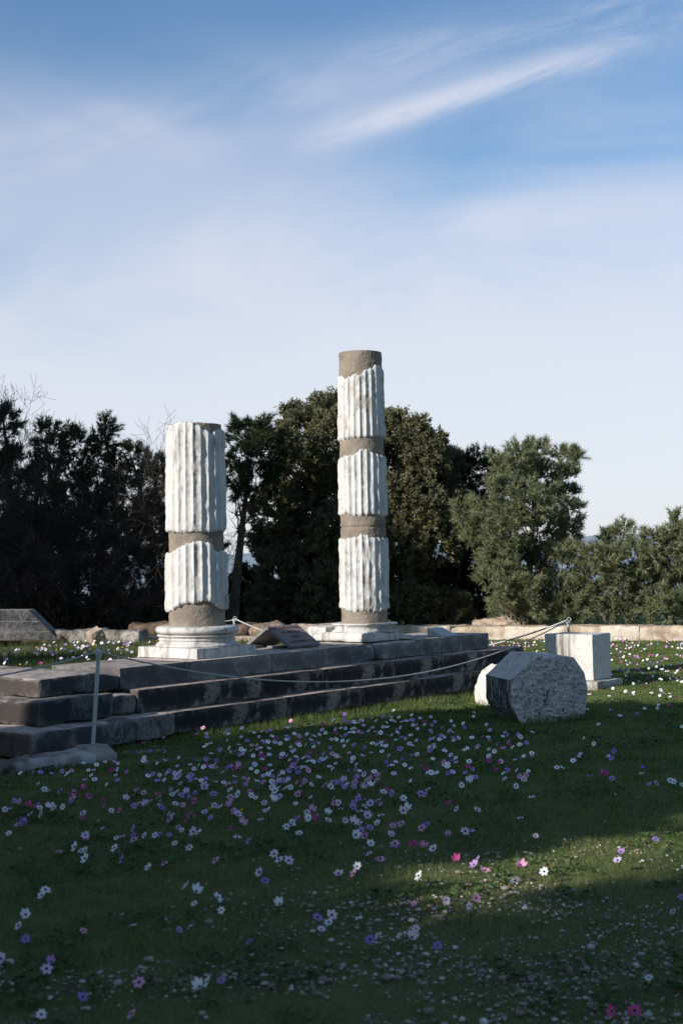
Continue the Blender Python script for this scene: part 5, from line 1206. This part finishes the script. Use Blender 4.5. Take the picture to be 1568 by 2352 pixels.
# dark pines on the left, behind the bare shrubs
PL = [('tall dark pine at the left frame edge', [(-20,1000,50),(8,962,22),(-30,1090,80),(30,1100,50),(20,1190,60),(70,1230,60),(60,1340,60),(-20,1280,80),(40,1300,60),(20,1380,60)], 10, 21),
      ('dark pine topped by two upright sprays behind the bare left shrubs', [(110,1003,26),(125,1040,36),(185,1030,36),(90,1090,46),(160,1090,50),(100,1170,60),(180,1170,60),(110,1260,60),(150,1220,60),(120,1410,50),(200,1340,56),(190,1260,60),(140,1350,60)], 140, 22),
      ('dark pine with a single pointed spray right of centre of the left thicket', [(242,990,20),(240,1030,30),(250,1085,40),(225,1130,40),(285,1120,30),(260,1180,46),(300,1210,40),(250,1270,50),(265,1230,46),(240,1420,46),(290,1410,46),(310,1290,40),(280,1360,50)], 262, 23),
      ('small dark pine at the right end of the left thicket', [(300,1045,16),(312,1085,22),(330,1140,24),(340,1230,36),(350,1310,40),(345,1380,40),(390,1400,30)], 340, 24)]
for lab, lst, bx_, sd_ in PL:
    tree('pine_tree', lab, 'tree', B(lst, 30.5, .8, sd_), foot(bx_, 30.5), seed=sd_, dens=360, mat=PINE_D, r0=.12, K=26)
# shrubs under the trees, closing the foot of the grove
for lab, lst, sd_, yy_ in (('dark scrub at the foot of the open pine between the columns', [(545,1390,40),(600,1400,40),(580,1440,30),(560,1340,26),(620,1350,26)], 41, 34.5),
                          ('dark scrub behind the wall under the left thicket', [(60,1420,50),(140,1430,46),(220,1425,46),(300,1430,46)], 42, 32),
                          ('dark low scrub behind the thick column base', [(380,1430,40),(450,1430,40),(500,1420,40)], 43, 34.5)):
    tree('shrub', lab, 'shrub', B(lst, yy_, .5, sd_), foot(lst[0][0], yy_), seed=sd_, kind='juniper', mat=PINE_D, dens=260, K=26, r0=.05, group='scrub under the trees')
# bare twiggy shrubs on the left
def bare(label, base, H, spread, seed, n0=10, lean=(0, 0)):
    rng = np.random.default_rng(seed); P0 = []; P1 = []; Ra = []; Rb = []
    def grow(p, dv, L, r, d):
        n = 4 if d < 3 else 3
        for i in range(n):
            dv = nrm(dv + rng.normal(size=3) * .16 + np.array([0, 0, .05])); q = p + dv * L / n; r2 = r * (.86 if d < 4 else .78)
            P0.append(p); P1.append(q); Ra.append(r); Rb.append(r2); p = q; r = r2
            if d < 5 and (i > 0 or d > 0):
                for _ in range(1 if d < 2 else int(rng.integers(1, 3))):
                    grow(p, nrm(dv + rng.normal(size=3) * .62), L * rng.uniform(.48, .78), r * .62, d + 1 + (rng.random() < .3))
    for i in range(n0):
        a = rng.uniform(0, 2 * np.pi); dv = nrm(np.array([math.cos(a) * spread + lean[0], math.sin(a) * spread * .7 + lean[1], 1.0]))
        grow(u3(base) + rng.normal(size=3) * np.array([.25, .2, 0]), dv, H * rng.uniform(.42, .58), .035, 0)
    V, F = segs(P0, P1, np.maximum(Ra, .0032), np.maximum(Rb, .0028), 3)
    t = thing('bare_shrub', label, 'shrub', tuple(base), 'leafless shrubs in the left thicket')
    m = len(P0); big = np.array(Ra) > .012
    for nm, sel in (('trunk', big), ('twigs', ~big)):
        Fm = F.reshape(m, 3, 4)[sel].reshape(-1, 4); u_, inv = np.unique(Fm, return_inverse=True)
        obj(nm, np_mesh(nm, (V - u3(base))[u_], inv.reshape(-1, 4)), TWIG, t)
    return len(P0)
for lab, px, H, sp, sd_, ln_ in (('leafless shrub with many fine twigs at the left edge', 20, 4.05, .6, 51, (-.1, 0)), ('tallest leafless shrub rising over the dark pines at left', 150, 4.5, .6, 52, (.05, 0)),
                            ('leafless shrub with drooping twigs left of the thick column', 250, 3.1, .8, 53, (.1, 0)), ('low leafless shrub behind the log like stone', 90, 3.0, .8, 54, (0, -.1))):
    p = foot(px, 28.3); bare(lab, (p.x, 28.3 if sd_ != 54 else 27.3, -.1), H, sp, sd_)
# tall trees beside the lawn, left of the picture: they throw the shade over the foreground
def shade_tree(label, q, p_, H, rad, seed, low=.18, xy=None, dens=70, flat=False):
    """q, p_: across and along the sunlight, metres"""
    rng = np.random.default_rng(seed)
    nx_, ny_ = -SUN_H.y, SUN_H.x                      # unit vector across the light
    x = q * SUN_H.y + p_ * SUN_H.x; y = -q * SUN_H.x + p_ * SUN_H.y
    if xy: x, y = xy
    bl = []
    for z in np.arange(H * low, H - rad * (.7 if flat else .3), rad * .62):
        m = 5 if flat else 4 if z < H * .75 else 2
        for i in range(m):
            a = rng.uniform(0, 2 * np.pi); d_ = rad * (.62 if flat else .55 if z < H * .75 else .2)
            r = rad * rng.uniform(.5, .68) * (1 if flat else 1 - .35 * max(0, z / H - .6) / .4); bl.append((np.array([x + math.cos(a) * d_, y + math.sin(a) * d_, z]), np.array([r, r, r * .8])))
    return tree('pine_tree', label, 'tree', bl, (x, y, 0), (x, y, H * .95), seed=seed, kind='juniper', mat=PINE_D, dens=dens, K=34, size=2.2, r0=.22, group='tall trees beside the lawn on the left')
SH = [('tall pine nearest the lawn corner left of the steps', 10.8, 9.5, 9.8, 1.0, 61, .18, None, 110, True), ('low topped pine beside the one nearest the lawn corner', 9.2, 9.5, 9.0, 1.35, 73, .18, None, 80, True), ('second tall pine of the row left of the lawn', 8.2, 8.5, 9.6, 1.5, 62), ('third tall pine of the row left of the lawn', 3.0, 9.0, 10.5, 1.7, 63),
      ('fourth tall pine of the row, left of where one stands', 1.0, 8.0, 11.0, 1.9, 64), ('tall pine standing behind the row on the left', 8.8, 14.0, 11.0, 1.6, 65), ('tall pine behind the near row, further back', 2.8, 14.5, 12.5, 2.2, 66),
      ('tall pine beyond the dark beam block at left', 19.7, 6.5, 7.0, 1.5, 67), ('slender pine beside the raised flower bed', 16.9, 6.5, 7.2, 1.25, 72, .12, None, 40), ('taller pine left of the leafless thicket', 25.6, 7.0, 14.5, 1.9, 68), ('last tall pine left of the leafless thicket', 28.6, 7.5, 14.5, 1.9, 69), ('outermost tall pine left of the leafless thicket', 31.5, 7.5, 13.5, 2.0, 71)]
SH.append(('young pine in the gap of the row left of the lawn', 5.7, 8.0, 5.3, 1.1, 70))  # added out of view to shorten the sun streak on the lawn
for a in SH: shade_tree(*a)
